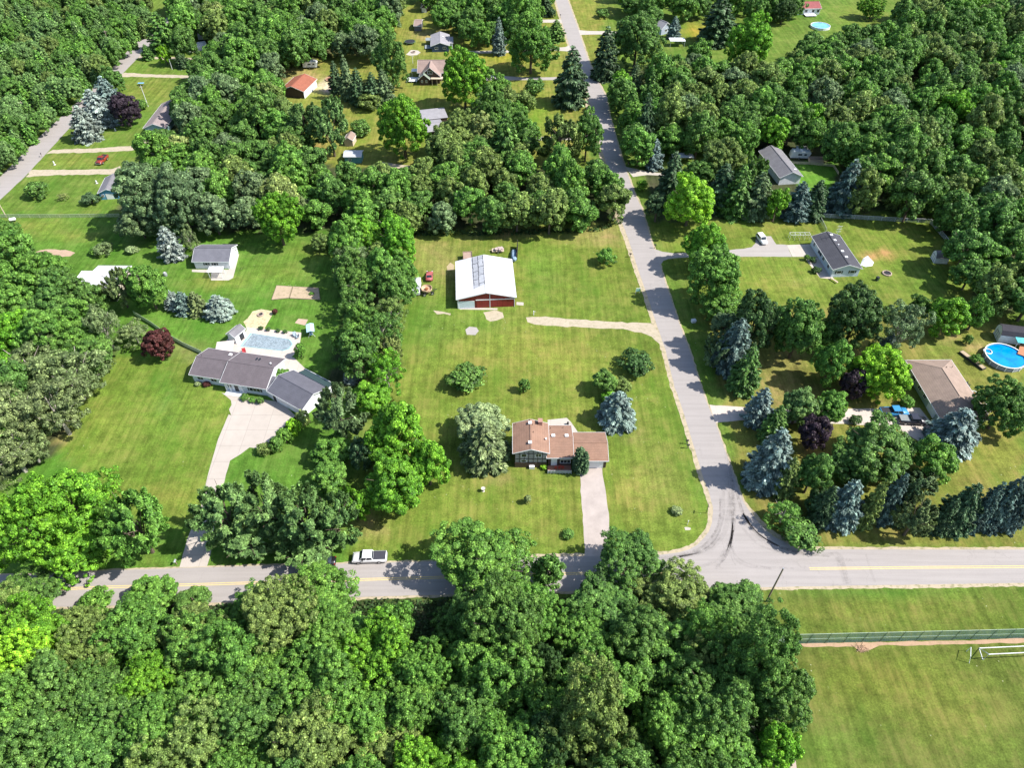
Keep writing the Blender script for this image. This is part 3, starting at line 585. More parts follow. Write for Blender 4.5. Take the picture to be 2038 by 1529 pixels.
fw = facem(SBn, 'W'); b = MB(); b.box(-2.6, Lb/2-.32, -.13, -.02, 2.32, 2.52, fw).box(.78, .92, -.14, -.005, 0, 4.4, fw).box(Lb/2-.5, Lb/2-.36, -.14, -.005, 0, 2.9, fw).box(-Lb/2+.32, -Lb/2+.5, -.14, -.005, 0, 2.9, fw); b.build('white_trim', M_white, RB)
MB().box(-2.5, .76, -.1, -.003, .05, 2.3, fw).build('sliding_door', M_red, RB); MB().box(.94, Lb/2-.55, -.1, -.003, .05, 2.3, fw).build('sliding_door', M_red, RB)
vent(SBn, 1.2, -.9, 2)
# --- white detached garage with dark grey roof (left lawn)
def simple(name, label, a, b, c, he, rise, oh, wall, roof, ridge='x', cat='building', ext=0):
    ce, an, L, Wd = site(a, b, c, he); r = thing(name, label, cat, ce, an)
    if ridge == 'x': S = section(r, TR(0, 0), L, Wd, he, rise, oh, wall, roof)
    else: S = section(r, TR(0, 0, 0, math.pi/2), Wd, L, he, rise, oh, wall, roof)
    return r, S
g4, S4 = simple('detached_garage', 'small white garage with dark grey roof and two black-shuttered windows on the left lawn', (381.5, 521), (456, 521), (467, 487), 2.4, 1.7, .3, M_wsid, shingles('bluegrey_shingle', (.15, .15, .175)), cat='garage')
window(S4, 'S', -1.4, 1.5, .7, .7, shutters=M_dark, bars=0); window(S4, 'S', .8, 1.5, .7, .7, shutters=M_dark, bars=0); door(S4, 'E', 0, 2.4, 2.1, M_white, 'garage_door', 3); window(S4, 'E', 2.4, 1.6, .5, .6)
ce = W(433, 549); pg = thing('pergola', 'small white slatted pergola in front of the white garage', 'pergola', (ce.x, ce.y, 0)); m = MB()
for x in (-1.6, 1.6):
    for y in (-1, 1): MB().box(x-.06, x+.06, y-.06, y+.06, 0, 2.0).build('post', M_white, pg)
m = MB()
for k in range(12): m.box(-1.8+k*.325, -1.8+k*.325+.13, -1.3, 1.3, 2.02, 2.12)
m.build('slats', M_white, pg)
# --- low white outbuilding among the trees at left
g5, S5 = simple('outbuilding', 'wide low outbuilding with white metal roof half hidden by trees at far left', (157, 583), (226, 583.5), (238, 529), 2.8, .9, .3, plain('tan_board', (.45, .40, .33)), metalroof('white_sheet_roof', (.60, .60, .63), .18)); S = S5
MB().box(-S['L']/2-3.4, -S['L']/2+.2, -S['W']/2+4.5, S['W']/2-2.2, 0, 2.75).build('side_wing', M_white, g5)
MB().box(.2, 3.8, -S['W']/2+.22, -S['W']/2+.3, .1, 2.1).build('bay_shade_panel', M_dark, g5)  # dark panel on the wall stands in for the shade inside the bay
m = MB()
for k in range(5): m.box(-3.6, -1.8, -S['W']/2-.55-.25*k, -S['W']/2-.45-.25*k, .4+.05, .55)
m.build('porch_slats', M_palewood, g5); vent(S, -.6, .4, 1)
MB().box(S['L']/2, S['L']/2+3.0, S['W']/2-6.2, S['W']/2-1.2, 0, 2.2).build('side_shed', M_palewood, g5)
MB().box(S['L']/2-.2, S['L']/2+3.3, S['W']/2-6.4, S['W']/2-.9, 2.202, 2.34).build('side_shed_roof', metalroof('rusty_sheet_roof', (.5, .42, .38), .3), g5)
# --- far houses
g6, S6 = simple('small_house', 'small bright blue building with grey roof below the gravel drive', (193.5, 385), (233, 382), (234, 352), 2.3, 1.2, .3, siding('blue_siding', (.12, .33, .52), .2), R_mid, 'y', 'building')
door(S6, 'W', .2, 1.8, 1.7, M_white, 'double_door'); window(S6, 'W', -1.6, 1.3, .6, .6)
ce, an, L, Wd = site((285, 256), (320, 249), (360, 198), 2.5)
g7 = thing('long_house', 'long narrow house with mauve roof and teal gable end at the edge of the trees', 'house', ce, 0)
uu = (W(322, 206, 2.5)-W(284, 255, 2.5)); a7 = math.atan2(uu.y, uu.x); L7 = uu.length; w7 = 7.6
nn = Vector((uu.y, -uu.x, 0)).normalized(); c7 = (W(322, 206, 2.5)+W(284, 255, 2.5))/2 + nn*w7/2; g7.location = (c7.x, c7.y, 0)
S7 = section(g7, TR(0, 0, 0, a7), L7, w7, 2.5, 1.5, .4, siding('teal_siding', (.22, .36, .38), .2), R_mauve); door(S7, 'W', 1.6, 2.6, 2.0, M_dark, 'garage_door', 2); window(S7, 'W', -1.8, 1.5, .9, .8); window(S7, 'N', 2, 1.5, 1.2, .9); vent(S7, .5, 1.2, 2)
g8, S8 = simple('red_roofed_garage', 'brown garage with a rust-red roof and white doors in the clearing among trees', (557.5, 178), (604.5, 182.5), (622, 156), 2.7, 1.6, .4, M_brn, R_rust, 'y', 'garage')
window(S8, 'S', 1.5, 1.5, .9, .8)
door(S8, 'S', -2.0, 2.5, 2.2, M_white, 'garage_door', 3); door(S8, 'S', 4.0, 1.0, 2.0, M_white); MB().box(-S8['L']/2+.4, S8['L']/2-.4, -S8['W']/2+.33, -S8['W']/2+.4, .02, 2.5, S8['M']).build('white_wall', M_wsid, g8)
g9, S9 = simple('bungalow', 'navy blue bungalow with pale grey roof and white side porch near the top', (857, 91.5), (895, 90.5), (904.5, 68), 2.5, 1.3, .4, siding('navy_siding', (.045, .075, .13), .2), R_pale, 'y', 'house')
for u in (-1.6, 1.7): window(S9, 'W', u, 1.5, 1.2, .8, bars=1)
M9 = S9['M']; m = MB(); m.box(-3.5, 3.5, -S9['W']/2-1.2, -S9['W']/2+.2, 0, 2.3, M9); m.build('side_porch', M_wsid, g9)
MB().box(-3.8, 3.8, -S9['W']/2-1.5, -S9['W']/2+.3, 2.35, 2.47, M9).build('side_porch_roof', R_pale, g9)
MB().box(1.0, 4.2, S9['W']/2-.3, S9['W']/2+2.2, 2.1, 2.22, M9).box(-3.0, 1.0, S9['W']/2-.35, S9['W']/2+2.6, .3, .45, M9).build('deck', plain('deck_grey', (.25, .29, .3)), g9)
vent(S9, 1.0, -1.2, 1); vent(S9, 2.5, .5, 2)
# brown gabled cottage
ce, an, L, Wd = site((838, 148), (877, 148), (880, 134), 3.0)
g10 = thing('cottage', 'brown cottage with steep gables, pale bargeboards and a wide brown roof beside a big maple', 'house', ce)
S10 = section(g10, TR(0.5, 2.5), 11.5, 9.5, 3.2, 3.0, .4, M_brn, R_brn)
S10b = section(g10, TR(-.2, -1.5, 0, math.pi/2), 7, 8.0, 2.9, 3.3, .5, M_brn, R_brn); window(S10b, 'W', 0, 4.2, 1.7, 1.0, bars=1)
S10c = section(g10, TR(-2.4, -4.5, 0, math.pi/2), 4, 4.4, 2.4, 1.9, .4, M_brn, plain('green_grey_roof', (.2, .25, .19))); window(S10c, 'W', -.8, 1.5, .5, .8); window(S10c, 'W', .8, 1.5, .5, .8)
m = MB()
for x in (.6, 2.4, 4.2): m.box(x-.1, x+.1, -6.2, -6.0, 0, 2.4)
m.box(.2, 4.6, -6.4, -4.2, 2.402, 2.52); m.build('porch', M_palewood, g10)
MB().box(-9.5, -5.4, -3.8, .2, .5, .62).box(-9.4, -9.25, -3.7, -3.6, 0, 1.5).box(-7.6, -7.45, -3.7, -3.6, 0, 1.5).box(-5.9, -5.75, -3.7, -3.6, 0, 1.5).box(-9.4, -5.6, -3.72, -3.6, 1.3, 1.42).build('deck', M_white, g10)
MB().box(-8.0, -5.3, 1.5, 4.2, 2.2, 2.3).box(-7.9, -7.8, 1.6, 1.7, 0, 2.2).box(-5.5, -5.4, 1.6, 1.7, 0, 2.2).build('awning', M_white, g10)
# grey flat-looking house behind maple
g11, S11 = simple('grey_roofed_house', 'house with pale grey two-level roof between the bright maple and the hedge trees', (848, 262), (884, 258), (898, 233), 2.6, .8, .4, M_brn, R_pale, 'x', 'house')
MB().box(-S11['L']/2+.3, S11['L']/2+2.5, S11['W']/2-.6, S11['W']/2+7, 0, 2.9).build('back_wing', M_brn, g11); MB().box(-S11['L']/2, S11['L']/2+2.8, S11['W']/2-.8, S11['W']/2+7.3, 2.902, 3.05).build('back_wing_roof', R_pale, g11)
g12, S12 = simple('shed', 'teal shed with a grey-white roof in the shaded clearing by the red soil', (683, 312), (719, 312), (722, 299), 2.3, .8, .25, siding('teal_boards', (.1, .27, .3), .2), metalroof('pale_sheet', (.5, .53, .58), .15), 'x', 'shed'); window(S12, 'S', -1, 1.2, .8, .6)
g13, S13 = simple('small_shed', 'tiny shed with brown roof and white gable trim beside the round shrub', (683, 279), (702, 280), (704, 267), 2.1, 1.0, .2, M_palewood, R_tan, 'y', 'shed')
g14, S14 = simple('barn_roof_shed', 'small shed with steep roof and white double door near the top edge', (837, 15), (850, 15), (850, 5), 2.1, 1.4, .25, M_brn, R_tan, 'y', 'shed'); door(S14, 'W', 0, 1.9, 1.9, M_white, 'double_door')
g15, S15 = simple('open_shed', 'grey shed with brown sloping roof under the trees left of the navy bungalow', (823, 51), (838.5, 51), (838.5, 38), 2.2, .9, .2, plain('grey_board', (.16, .16, .17)), R_brn, 'x', 'shed')
g16, S16 = simple('hip_roofed_house', 'pale house with light grey roof behind a small blue spruce at the top', (1317, 58), (1338, 52), (1343, 36), 2.6, 2.2, .4, siding('paleblue_siding', (.4, .46, .55), .2), R_pale, 'y', 'house'); window(S16, 'W', 0, 1.5, 1.2, .9)
g17, S17 = simple('white_house', 'white house with a dusty red roof on the lawn at the top right', (1586, 17), (1636, 16), (1636, 2), 2.7, 1.5, .4, M_wsid, shingles('dusty_red_shingle', (.30, .1, .1)), 'x', 'house')
for u in (-4, -1, 2.2, 4.6): window(S17, 'S', u, 1.5, 1.1, 1.0, bars=0)
MB().box(-2, 3, -S17['W']/2-3, -S17['W']/2+.3, .4, .55).build('deck', M_trim, g17)
ce, an, L, Wd = site((1512, 311), (1560, 355), (1583, 343), 2.5)
uu = W(1552, 354, 2.6)-W(1509.5, 300, 2.6); a18 = math.atan2(uu.y, uu.x); L18 = uu.length; nn = Vector((-uu.y, uu.x, 0)).normalized(); c18 = (W(1552, 354, 2.6)+W(1509.5, 300, 2.6))/2 + nn*3.7
g18 = thing('grey_metal_roofed_house', 'long house with pale grey roof standing slantwise in the right-hand wood', 'house', (c18.x, c18.y, 0), a18)
S18 = section(g18, TR(0, 0), L18, 7.4, 2.6, 1.7, .4, M_wsid, R_mid); vent(S18, 1, -.5, 2); vent(S18, 6, 2, 1)
# --- white house with antenna and dark roof (right)
A, B = W(1614.8, 470, 2.6), W(1657.5, 537, 2.6); uu = B-A; a19 = math.atan2(uu.y, uu.x); L19 = uu.length; Wd19 = 7.8
nn = Vector((-uu.y, uu.x, 0)).normalized(); c19 = (A+B)/2 + nn*Wd19/2
g19 = thing('dark_roofed_house', 'narrow white house with dark grey roof and a tall aerial beside the concrete pad', 'house', (c19.x, c19.y, 0), a19)
S19 = section(g19, TR(0, 0), L19, Wd19, 2.6, 1.35, .35, siding('cold_white_siding', (.60, .68, .78), .2), R_dk)
for u in (-1.8, 1.7): window(S19, 'E', u, 1.5, 1.1, .8, bars=0, shutters=M_dark)
for u, w_ in ((-5.4, .8), (-1.3, 2.2), (1.2, 1.0), (4.6, 1.0)): window(S19, 'S', u, 1.5, w_, 1.0)
for x in (-6, -3.5, -1.2, 1.6, 4.2): vent(S19, x, .55, 1 if x != -1.2 else 0)
m = MB(); m.tube([(-4.8, 1.4, 2.9), (-4.8, 1.4, 7.4)], .05, 5)
for z in (5.6, 6.4, 7.2): m.tube([(-5.8, 1.4, z), (-3.8, 1.4, z+.1)], .03, 4); m.tube([(-4.8, .7, z+.1), (-4.8, 2.1, z+.1)], .03, 4)
m.build('aerial', M_trim, g19)
MB().box(1.8, 3.2, Wd19/2-.3, Wd19/2+1.6, .3, .45).box(1.8, 1.9, Wd19/2+1.5, Wd19/2+1.6, 0, 1.2).box(3.1, 3.2, Wd19/2+1.5, Wd19/2+1.6, 0, 1.2).build('steps', M_wood, g19)
# --- brown hip roofed house (right)
A, B = W(1802, 717, 2.6), W(1873, 837, 2.6); uu = B-A; a20 = math.atan2(uu.y, uu.x); L20 = uu.length; nn = Vector((-uu.y, uu.x, 0)).normalized(); W20 = 10.2; c20 = (A+B)/2+nn*W20/2
g20 = thing('hip_roofed_house', 'house with a brown hipped roof and pale green walls behind two parked pickups', 'house', (c20.x, c20.y, 0), a20)
S20 = hip(g20, TR(0, 0), L20, W20, 2.6, 2.1, .55, siding('pale_green_siding', (.36, .45, .42), .2), R_tan, .95)
for u, w_ in ((-4.5, 1.4), (-1.5, 1.2), (1.0, 1.0)): window(S20, 'S', u, 1.5, w_, 1.0)
door(S20, 'S', 4.6, 3.0, 2.1, M_white, 'garage_door', 3)
MB().lathe([(.07, 0), (.07, .5)], 6, TR(-5.0, 1.6, 3.9)).lathe([(.06, 0), (.06, .4)], 6, TR(-5.8, 3.5, 3.3)).build('roof_vent', M_dark, g20)
m = MB(); m.box(-.5, 5.6, W20/2-.5, W20/2+2.2, .5, .62); m.build('deck', M_palewood, g20); m = MB()
pts = [(-.5, W20/2+.2), (-.3, W20/2+1.6), (.6, W20/2+2.2), (5.6, W20/2+2.2), (5.6, W20/2)]
for (a, b), (c, d) in zip(pts, pts[1:]):
    m.box(0, math.hypot(c-a, d-b), -.05, .05, 1.45, 1.57, TR(a, b, 0, math.atan2(d-b, c-a))); k = int(math.hypot(c-a, d-b)/.3)
    for i in range(k+1): t = i/max(k, 1); m.box(-.03, .03, -.03, .03, .62, 1.45, TR(a+(c-a)*t, b+(d-b)*t))
m.build('deck_railing', M_white, g20)
# --- sheds
def gambrel(name, label, px, py, L, Wd, ang, wall, roof, he=1.7, door_face=True):
    ce = W(px, py); r = thing(name, label, 'shed', ce, ang); prof = [(-Wd/2, he), (-Wd/2+.55, he+.95), (0, he+1.45), (Wd/2-.55, he+.95), (Wd/2, he)]
    Mq = Matrix.Rotation(math.pi/2, 4, 'Z')
    MB().prism([(-Wd/2+.08, 0)] + [(x*.94, z-.08) for x, z in prof] + [(Wd/2-.08, 0)], -L/2+.1, L/2-.1, Mq).build('wall', wall, r)
    m = MB()
    for (a, b), (c, d) in zip(prof, prof[1:]):
        m.prism([(a, b-.06), (c, d-.06), (c, d+.03), (a, b+.03)], -L/2, L/2, Mq)
    m.build('roof', roof, r)
    m = MB(); m.box(-L/2+.03, -L/2+.09, -.75, .75, .1, 1.85); d = m.build('double_door', M_white, r)
    MB().box(-L/2-.0, -L/2+.025, -.03, .03, .1, 1.85).box(-L/2, -L/2+.025, -.8, -.74, .1, 1.9).box(-L/2, -L/2+.025, .74, .8, .1, 1.9).box(-L/2, -L/2+.025, -.8, .8, 1.87, 1.95).build('frame', M_dark, d); return r
gambrel('garden_shed', 'little white shed with grey rounded roof standing alone on the fenced right-hand lawn', 1868, 519, 3.6, 2.8, math.radians(-5), M_wsid, R_mid)
gambrel('garden_shed', 'white barn-shaped shed with dark roof behind the round blue pool', 2016, 676, 8.0, 3.6, math.radians(-12), M_wsid, shingles('black_shingle', (.05, .048, .058)), 2.2)
gp = thing('pool_shed', 'small white shed with grey roof at the corner of the covered pool terrace', 'shed', W(474, 674), math.radians(62)); Sg = section(gp, TR(0, 0), 3.6, 2.7, 2.2, .9, .2, M_wsid, R_mid)
door(Sg, 'S', .3, 1.3, 1.9, M_dark, 'double_door')
# ------------------------------------------------------------------ vehicles
def carpaint(name, col):
    if name in _m: return _m[name]
    m, n, o = newmat(name); b = finish(n, o, mixc(n, 1.0, (*col,), ramp(n, noisen(n, coords(n, False), 1.5, 3), [(.3, .9), (.7, 1.05)]), 'MULTIPLY'), .28, .5)
    b.inputs['Coat Weight'].default_value = .4; _m[name] = m; return m
def wheels(r, xs, tw, rad, n=12):
    for x in xs:
        for s in (-1, 1):
            M = TR(x, s*tw, rad) @ Matrix.Rotation(math.pi/2, 4, 'X')
            t = MB().lathe([(rad*.6, -.12), (rad*.95, -.12), (rad, -.07), (rad, .07), (rad*.95, .12), (rad*.6, .12)], n, M).build('wheel', M_black, r)
            MB().lathe([(rad*.58, -.125), (rad*.2, -.128), (rad*.2, .128), (rad*.58, .125)], n, M).build('rim', M_chrome, t)
def loft(secs, M=None):
    """sections (x, half width low, half width top, z0, z1) -> closed shell with a shoulder"""
    m = MB(); vs = []; fs = []; k = 8
    for x, a, b, z0, z1 in secs:
        zm = z0+(z1-z0)*.55; vs += [(x, -a*.92, z0), (x, -a, z0+.12), (x, -a, zm), (x, -b, z1), (x, b, z1), (x, a, zm), (x, a, z0+.12), (x, a*.92, z0)]
    for i in range(len(secs)-1): fs += [(i*k+j, i*k+(j+1)%k, (i+1)*k+(j+1)%k, (i+1)*k+j) for j in range(k)]
    fs += [tuple(range(k)), tuple(range(len(secs)*k-1, (len(secs)-1)*k-1, -1))]; return m.add(vs, fs, M)
def greenhouse(r, xf0, xf1, xr1, xr0, z0, z1, hw, paint, mids=(0,)):
    t = .12; m = MB(); m.add([(xf0,-hw,z0),(xf0,hw,z0),(xr0,hw,z0),(xr0,-hw,z0),(xf1,-hw+t,z1),(xf1,hw-t,z1),(xr1,hw-t,z1),(xr1,-hw+t,z1)], [(0,1,2,3),(4,5,6,7),(0,1,5,4),(1,2,6,5),(2,3,7,6),(3,0,4,7)]); m.build('cab', paint, r)
    m = MB(); e = .012
    def quad(p): m.add(p, [(0,1,2,3)])
    def L(a, b, t): return tuple(a[i]+(b[i]-a[i])*t for i in range(3))
    def pane(a, b, c, d, nx, ny, i=.1):   # a,b low; d,c high
        q = []
        for (s, t) in ((i, .12), (1-i, .12), (1-i, .9), (i, .9)): q.append(L(L(a, b, s), L(d, c, s), t))
        quad([(p[0]+nx*e, p[1]+ny*e, p[2]+.004) for p in q])
    pane((xf0,-hw,z0),(xf0,hw,z0),(xf1,hw-t,z1),(xf1,-hw+t,z1), 1.5, 0, .05); pane((xr0,-hw,z0),(xr0,hw,z0),(xr1,hw-t,z1),(xr1,-hw+t,z1), -1.5, 0, .08)
    cuts = [0] + list(mids) + [1] if mids != (0,) else [0, .5, 1]
    for s in (-1, 1):
        for a, b in zip(cuts, cuts[1:]):
            f = lambda u, z: (xf0+(xr0-xf0)*u, s*hw, z0) if z == 0 else (xf1+(xr1-xf1)*u, s*(hw-t), z1)
            pane(f(a, 0), f(b, 0), f(b, 1), f(a, 1), 0, s*1.5, .08)
    m.build('window', M_glass, r)
def lamps(r, xf, xr, hw, z):
    for s in (-1, 1):
        MB().box(xf-.12, xf+.015, s*(hw-.2)-.16, s*(hw-.2)+.16, z, z+.2).build('headlight', plain('lamp_glass', (.7, .7, .72), .15, .6, amp=.02), r)
        MB().box(xr-.015, xr+.12, s*(hw-.14)-.1, s*(hw-.14)+.1, z+.02, z+.32).build('taillight', plain('red_lens', (.35, .02, .02), .2, .5), r)
def pickup(px, py, rz, label, paint, L=5.9, cover=None, name='pickup_truck', bedload=None):
    r = thing(name, label, 'pickup truck', W(px, py), rz); h = L/2; hw = .98
    loft([(-h, .9, .84, .5, 1.22), (-h+.1, hw, .92, .42, 1.3), (-.35, hw, .93, .38, 1.3), (.1, hw, .92, .38, 1.28), (h-1.75, hw, .9, .38, 1.26), (h-.25, .97, .84, .42, 1.14), (h, .86, .72, .5, .98)]).build('body', paint, r, True)
    greenhouse(r, h-1.2, h-1.85, -.5, -.68, 1.24, 1.9, .93, paint); b = MB()
    if cover: b.box(-h+.1, -.74, -.86, .86, 1.28, 1.345).build('bed_cover', cover, r)
    else:
        b.box(-h+.12, -.74, -.8, .8, 1.25, 1.31).build('bed', M_dark, r); b = MB()
        b.box(-h+.02, -.72, .8, .95, 1.3, 1.38).box(-h+.02, -.72, -.95, -.8, 1.3, 1.38).box(-h+.02, -h+.12, -.8, .8, 1.3, 1.38).build('bed_rail', paint, r)
    wheels(r, (-h+1.25, h-1.05), hw-.1, .42); lamps(r, h-.02, -h+.02, hw, .75)
    MB().box(h-.05, h+.1, -.9, .9, .45, .68).box(-h-.1, -h+.04, -.9, .9, .48, .68).build('bumper', M_chrome, r)
    MB().box(h-.02, h+.03, -.5, .5, .72, .95).build('grille', M_dark, r)
    for s in (-1, 1): MB().box(h-1.95, h-1.75, s*1.0-.1+s*.08, s*1.0+.1+s*.08, 1.25, 1.42).build('mirror', M_dark, r)
    return r
def car(px, py, rz, label, paint, L=4.6, Hh=1.5, kind='car'):
    r = thing('parked_car' if kind == 'car' else 'parked_suv', label, 'car', W(px, py), rz); h = L/2; hw = .9; zb = .95 if kind == 'car' else 1.05
    loft([(-h, .78, .7, .45, zb-.12), (-h+.25, .88, .8, .34, zb), (0, hw, .84, .3, zb), (h-1.3, hw, .8, .3, zb-.05), (h-.3, .85, .7, .35, zb-.22), (h, .72, .55, .42, zb-.35)]).build('body', paint, r, True)
    if kind == 'car': greenhouse(r, h-1.25, h-1.95, -h+1.25, -h+.7, zb-.04, Hh, .83, paint)
    else: greenhouse(r, h-1.15, h-1.8, -h+.45, -h+.15, zb-.04, Hh+.25, .86, paint, (.35, .68))
    wheels(r, (-h+.85, h-.9), hw-.1, .33); lamps(r, h-.05, -h+.05, hw-.05, .62); return r
pickup(737, 1114, math.pi+math.radians(2), 'white crew-cab pickup with black bed cover parked on the verge of the wide road', carpaint('white_car', (.8, .8, .82)), 5.9, plain('bed_vinyl', (.05, .05, .065), .6))
car(643, 1122, math.pi+math.radians(2), 'black car parked in tree shade ahead of the white pickup', carpaint('black_car', (.012, .012, .014)), 4.7)
q = W(216, 312)-W(198, 329); pickup(205, 322, math.atan2(q.y, q.x)+math.pi, 'old red pickup parked on the grass between two gravel drives', carpaint('old_red', (.26, .035, .02)), 5.0)
q = W(1524, 486)-W(1509, 468); car(1515, 480, math.atan2(q.y, q.x), 'white SUV parked on the turning area of the asphalt drive', carpaint('white_car', (.8, .8, .82)), 4.4, 1.5, 'suv')
pickup(1776, 825, math.radians(1), 'bright blue pickup with silver lower body by the brown hip-roofed house', carpaint('blue_car', (.04, .24, .50)), 5.8)
pickup(1813, 841, math.radians(-4), 'dark grey pickup with grey bed cover parked beside the blue pickup', carpaint('dark_car', (.03, .03, .042)), 5.6, plain('grey_vinyl', (.22, .24, .24), .6))
# small old red vehicle, white box van and hopper machine by the barn
r = car(855, 553, math.radians(92), 'rusting pink-red old car with dented round wings left of the barn', plain('faded_red_paint', (.42, .11, .11), .5, .4, amp=.3), 3.9, 1.45); r.name = 'old_car'
r = thing('box_van', 'old white box van standing on the grass left of the red-roofed hopper machine', 'van', W(830, 578), math.radians(91)); r['label'] = 'old white box van standing on the grass nearest the hedge trees'
loft([(-2.4, .95, .9, .4, 1.2), (2.2, .95, .9, .4, 1.2), (2.5, .9, .85, .45, 1.05)]).build('body', M_white, r); MB().box(-1.0, 2.35, -.92, .92, 1.2, 2.3).build('box', plain('box_white', (.75, .76, .76), .5, .3), r)
MB().box(-2.2, -1.05, -.85, .85, 1.18, 1.62).build('cab', plain('cab_grey', (.45, .47, .5), .5), r); MB().lathe([(.36, 0), (.36, .16), (.16, .18)], 12, TR(-1.75, .1, 1.62)).build('spare_wheel', M_black, r); wheels(r, (-1.6, 1.5), .86, .38)
r = thing('hopper_machine', 'tan round-tubbed farm hopper on dark wheels beside the white box van', 'farm machine', W(850, 583), .3)
MB().lathe([(.7, .7), (1.35, 1.1), (1.4, 1.6), (1.3, 1.62), (1.2, 1.2), (.5, .95)], 14).build('tub', plain('tan_tub', (.55, .38, .25), .7, amp=.3), r); MB().box(-1.5, 1.6, -.9, -.75, .55, .7).box(-1.5, 1.6, .75, .9, .55, .7).box(1.5, 2.6, -.08, .08, .55, .68).build('frame', M_dark, r)
MB().lathe([(.3, 0), (.45, .5), (.1, .55)], 8, TR(0, 0, 1.0)).build('auger', plain('rust', (.30, .12, .05)), r); wheels(r, (-.9, 1.1), 1.25, .45)
# behind the barn
r = thing('box_wagon', 'brown wooden box wagon behind the far left corner of the barn', 'wagon', W(931, 518), math.radians(95))
MB().box(-1.7, 1.7, -1.2, 1.2, .7, .8).box(-1.7, 1.7, -1.2, -1.12, .8, 1.7).box(-1.7, 1.7, 1.12, 1.2, .8, 1.7).box(-1.7, -1.62, -1.12, 1.12, .8, 1.7).box(1.62, 1.7, -1.12, 1.12, .8, 1.7).build('box', M_wood, r); MB().box(-1.6, 1.6, -1.1, 1.1, .802, 1.5).build('load', plain('dusty_load', (.36, .26, .21), .9, amp=.3), r); wheels(r, (-1.1, 1.1), 1.15, .4)
r = thing('flat_trailer', 'low trailer piled with pinkish scrap behind the middle of the barn', 'trailer', W(991, 501), math.radians(3))
MB().box(-1.6, 1.6, -.8, .8, .5, .6).box(-2.4, -1.6, -.05, .05, .5, .58).build('bed', M_palewood, r); m = MB(); rr = random.Random(3)
for i in range(14): m.box(-.35, .35, -.25, .25, 0, .3, TR(rr.uniform(-1.2, 1.3), rr.uniform(-.5, .5), .6+rr.uniform(0, .35), rr.uniform(0, 3)))
m.build('load', plain('pink_scrap', (.48, .38, .36), .9, amp=.3), r); wheels(r, (0,), .85, .33)
r = thing('windbreak', 'tall black board screen at the back right corner of the barn', 'screen', W(1029, 518)); a = W(1029, 518); b = W(1030.5, 492); d = (b-a); Lf = d.length; M = TR(0, 0, 0, math.atan2(d.y, d.x))
MB().box(0, Lf, -.05, .05, 0, 2.2, M).build('boards', plain('black_board', (.015, .018, .02), .8), r)
m = MB()
for k in range(4): m.box(Lf*k/3-.06, Lf*k/3+.06, .052, .16, 0, 2.35, M)
m.build('post', M_wood, r)
r = thing('tarped_boat', 'narrow boat under a blue-grey tarpaulin beside the black board screen', 'boat', W(1023, 512), math.radians(90))
loft([(-2.3, .3, .1, .3, .9), (-1.4, .75, .4, .15, 1.2), (0, .85, .45, .1, 1.35), (1.5, .8, .4, .15, 1.2), (2.2, .7, .35, .2, 1.0)]).build('tarpaulin', plain('blue_tarp', (.22, .32, .42), .5, .4, amp=.3), r); MB().box(-2.4, 2.3, -.1, .1, .0, .15).build('keel', M_dark, r)
# camper trailers
def camper(px, py, rz, label, L=5.5, mat=None, name='camper_trailer'):
    r = thing(name, label, 'camper', W(px, py), rz); h = L/2
    MB().prism([(-h, .5), (-h+.1, 1.9), (-h+.6, 2.6), (h-.3, 2.6), (h, 2.2), (h-.35, 1.2), (h-.35, .5)], -1.15, 1.15).build('shell', mat or M_white, r)
    MB().box(-.9, .3, -1.17, -1.152, 1.4, 1.95).box(1.0, 1.8, -1.17, -1.152, 1.4, 1.95).build('window', M_glass, r); MB().box(-.4, .4, -.4, .4, 2.602, 2.85).build('roof_vent', M_trim, r)
    MB().box(h-.35, h+1.0, -.06, .06, .5, .62).build('drawbar', M_dark, r); wheels(r, (-.3,), 1.05, .35); return r
r = camper(619, 134, math.radians(4), 'white camper trailer standing at the wood edge above the red-roofed garage', 5.8); MB().box(-1.9, .9, 1.152, 2.4, 2.3, 2.36).build('awning', M_white, r)
r = camper(1590, 314, math.radians(-4), 'pale camper trailer under the trees beside the slanted grey-roofed house', 6.2, plain('camper_grey', (.45, .5, .52), .5)); MB().box(-1.0, 2.8, 1.152, 3.6, 2.3, 2.36).build('awning', M_white, r)
r = thing('boat_cover', 'white arched boat shelter half hidden by trees at the top left', 'boat shelter', W(392, 98), math.radians(35)); m = MB()
for k in range(10):
    a0, a1 = math.pi*k/10, math.pi*(k+1)/10
    m.add([(-4, 2.2*math.cos(a0), 2.6*math.sin(a0)), (4, 2.2*math.cos(a0), 2.6*math.sin(a0)), (4, 2.2*math.cos(a1), 2.6*math.sin(a1)), (-4, 2.2*math.cos(a1), 2.6*math.sin(a1)), (-4, 2.14*math.cos(a0), 2.54*math.sin(a0)), (4, 2.14*math.cos(a0), 2.54*math.sin(a0)), (4, 2.14*math.cos(a1), 2.54*math.sin(a1)), (-4, 2.14*math.cos(a1), 2.54*math.sin(a1))], [(0,1,2,3),(4,5,6,7),(0,3,7,4),(1,2,6,5)])
m.build('cover', M_white, r); m = MB()
for x in (-4.03, 0, 4.03): m.tube([(x, 2.24*math.cos(math.pi*k/12), 2.64*math.sin(math.pi*k/12)) for k in range(13)], .04, 4)
m.build('hoop', M_chrome, r)
r = camper(412, 78, math.radians(20), 'white motorhome glimpsed between trees behind the arched boat shelter', 7.0, name='motorhome'); r['category'] = 'motorhome'
r = thing('wooden_crate', 'long wooden box beside the pale camper at the edge of the fenced lawn', 'box', W(1623, 321), math.radians(-3)); MB().box(-2.2, 2.2, -1, 1, 0, 1.1).build('boards', M_palewood, r); MB().box(-2.3, 2.3, -1.1, 1.1, 1.102, 1.2).build('lid', M_wood, r)
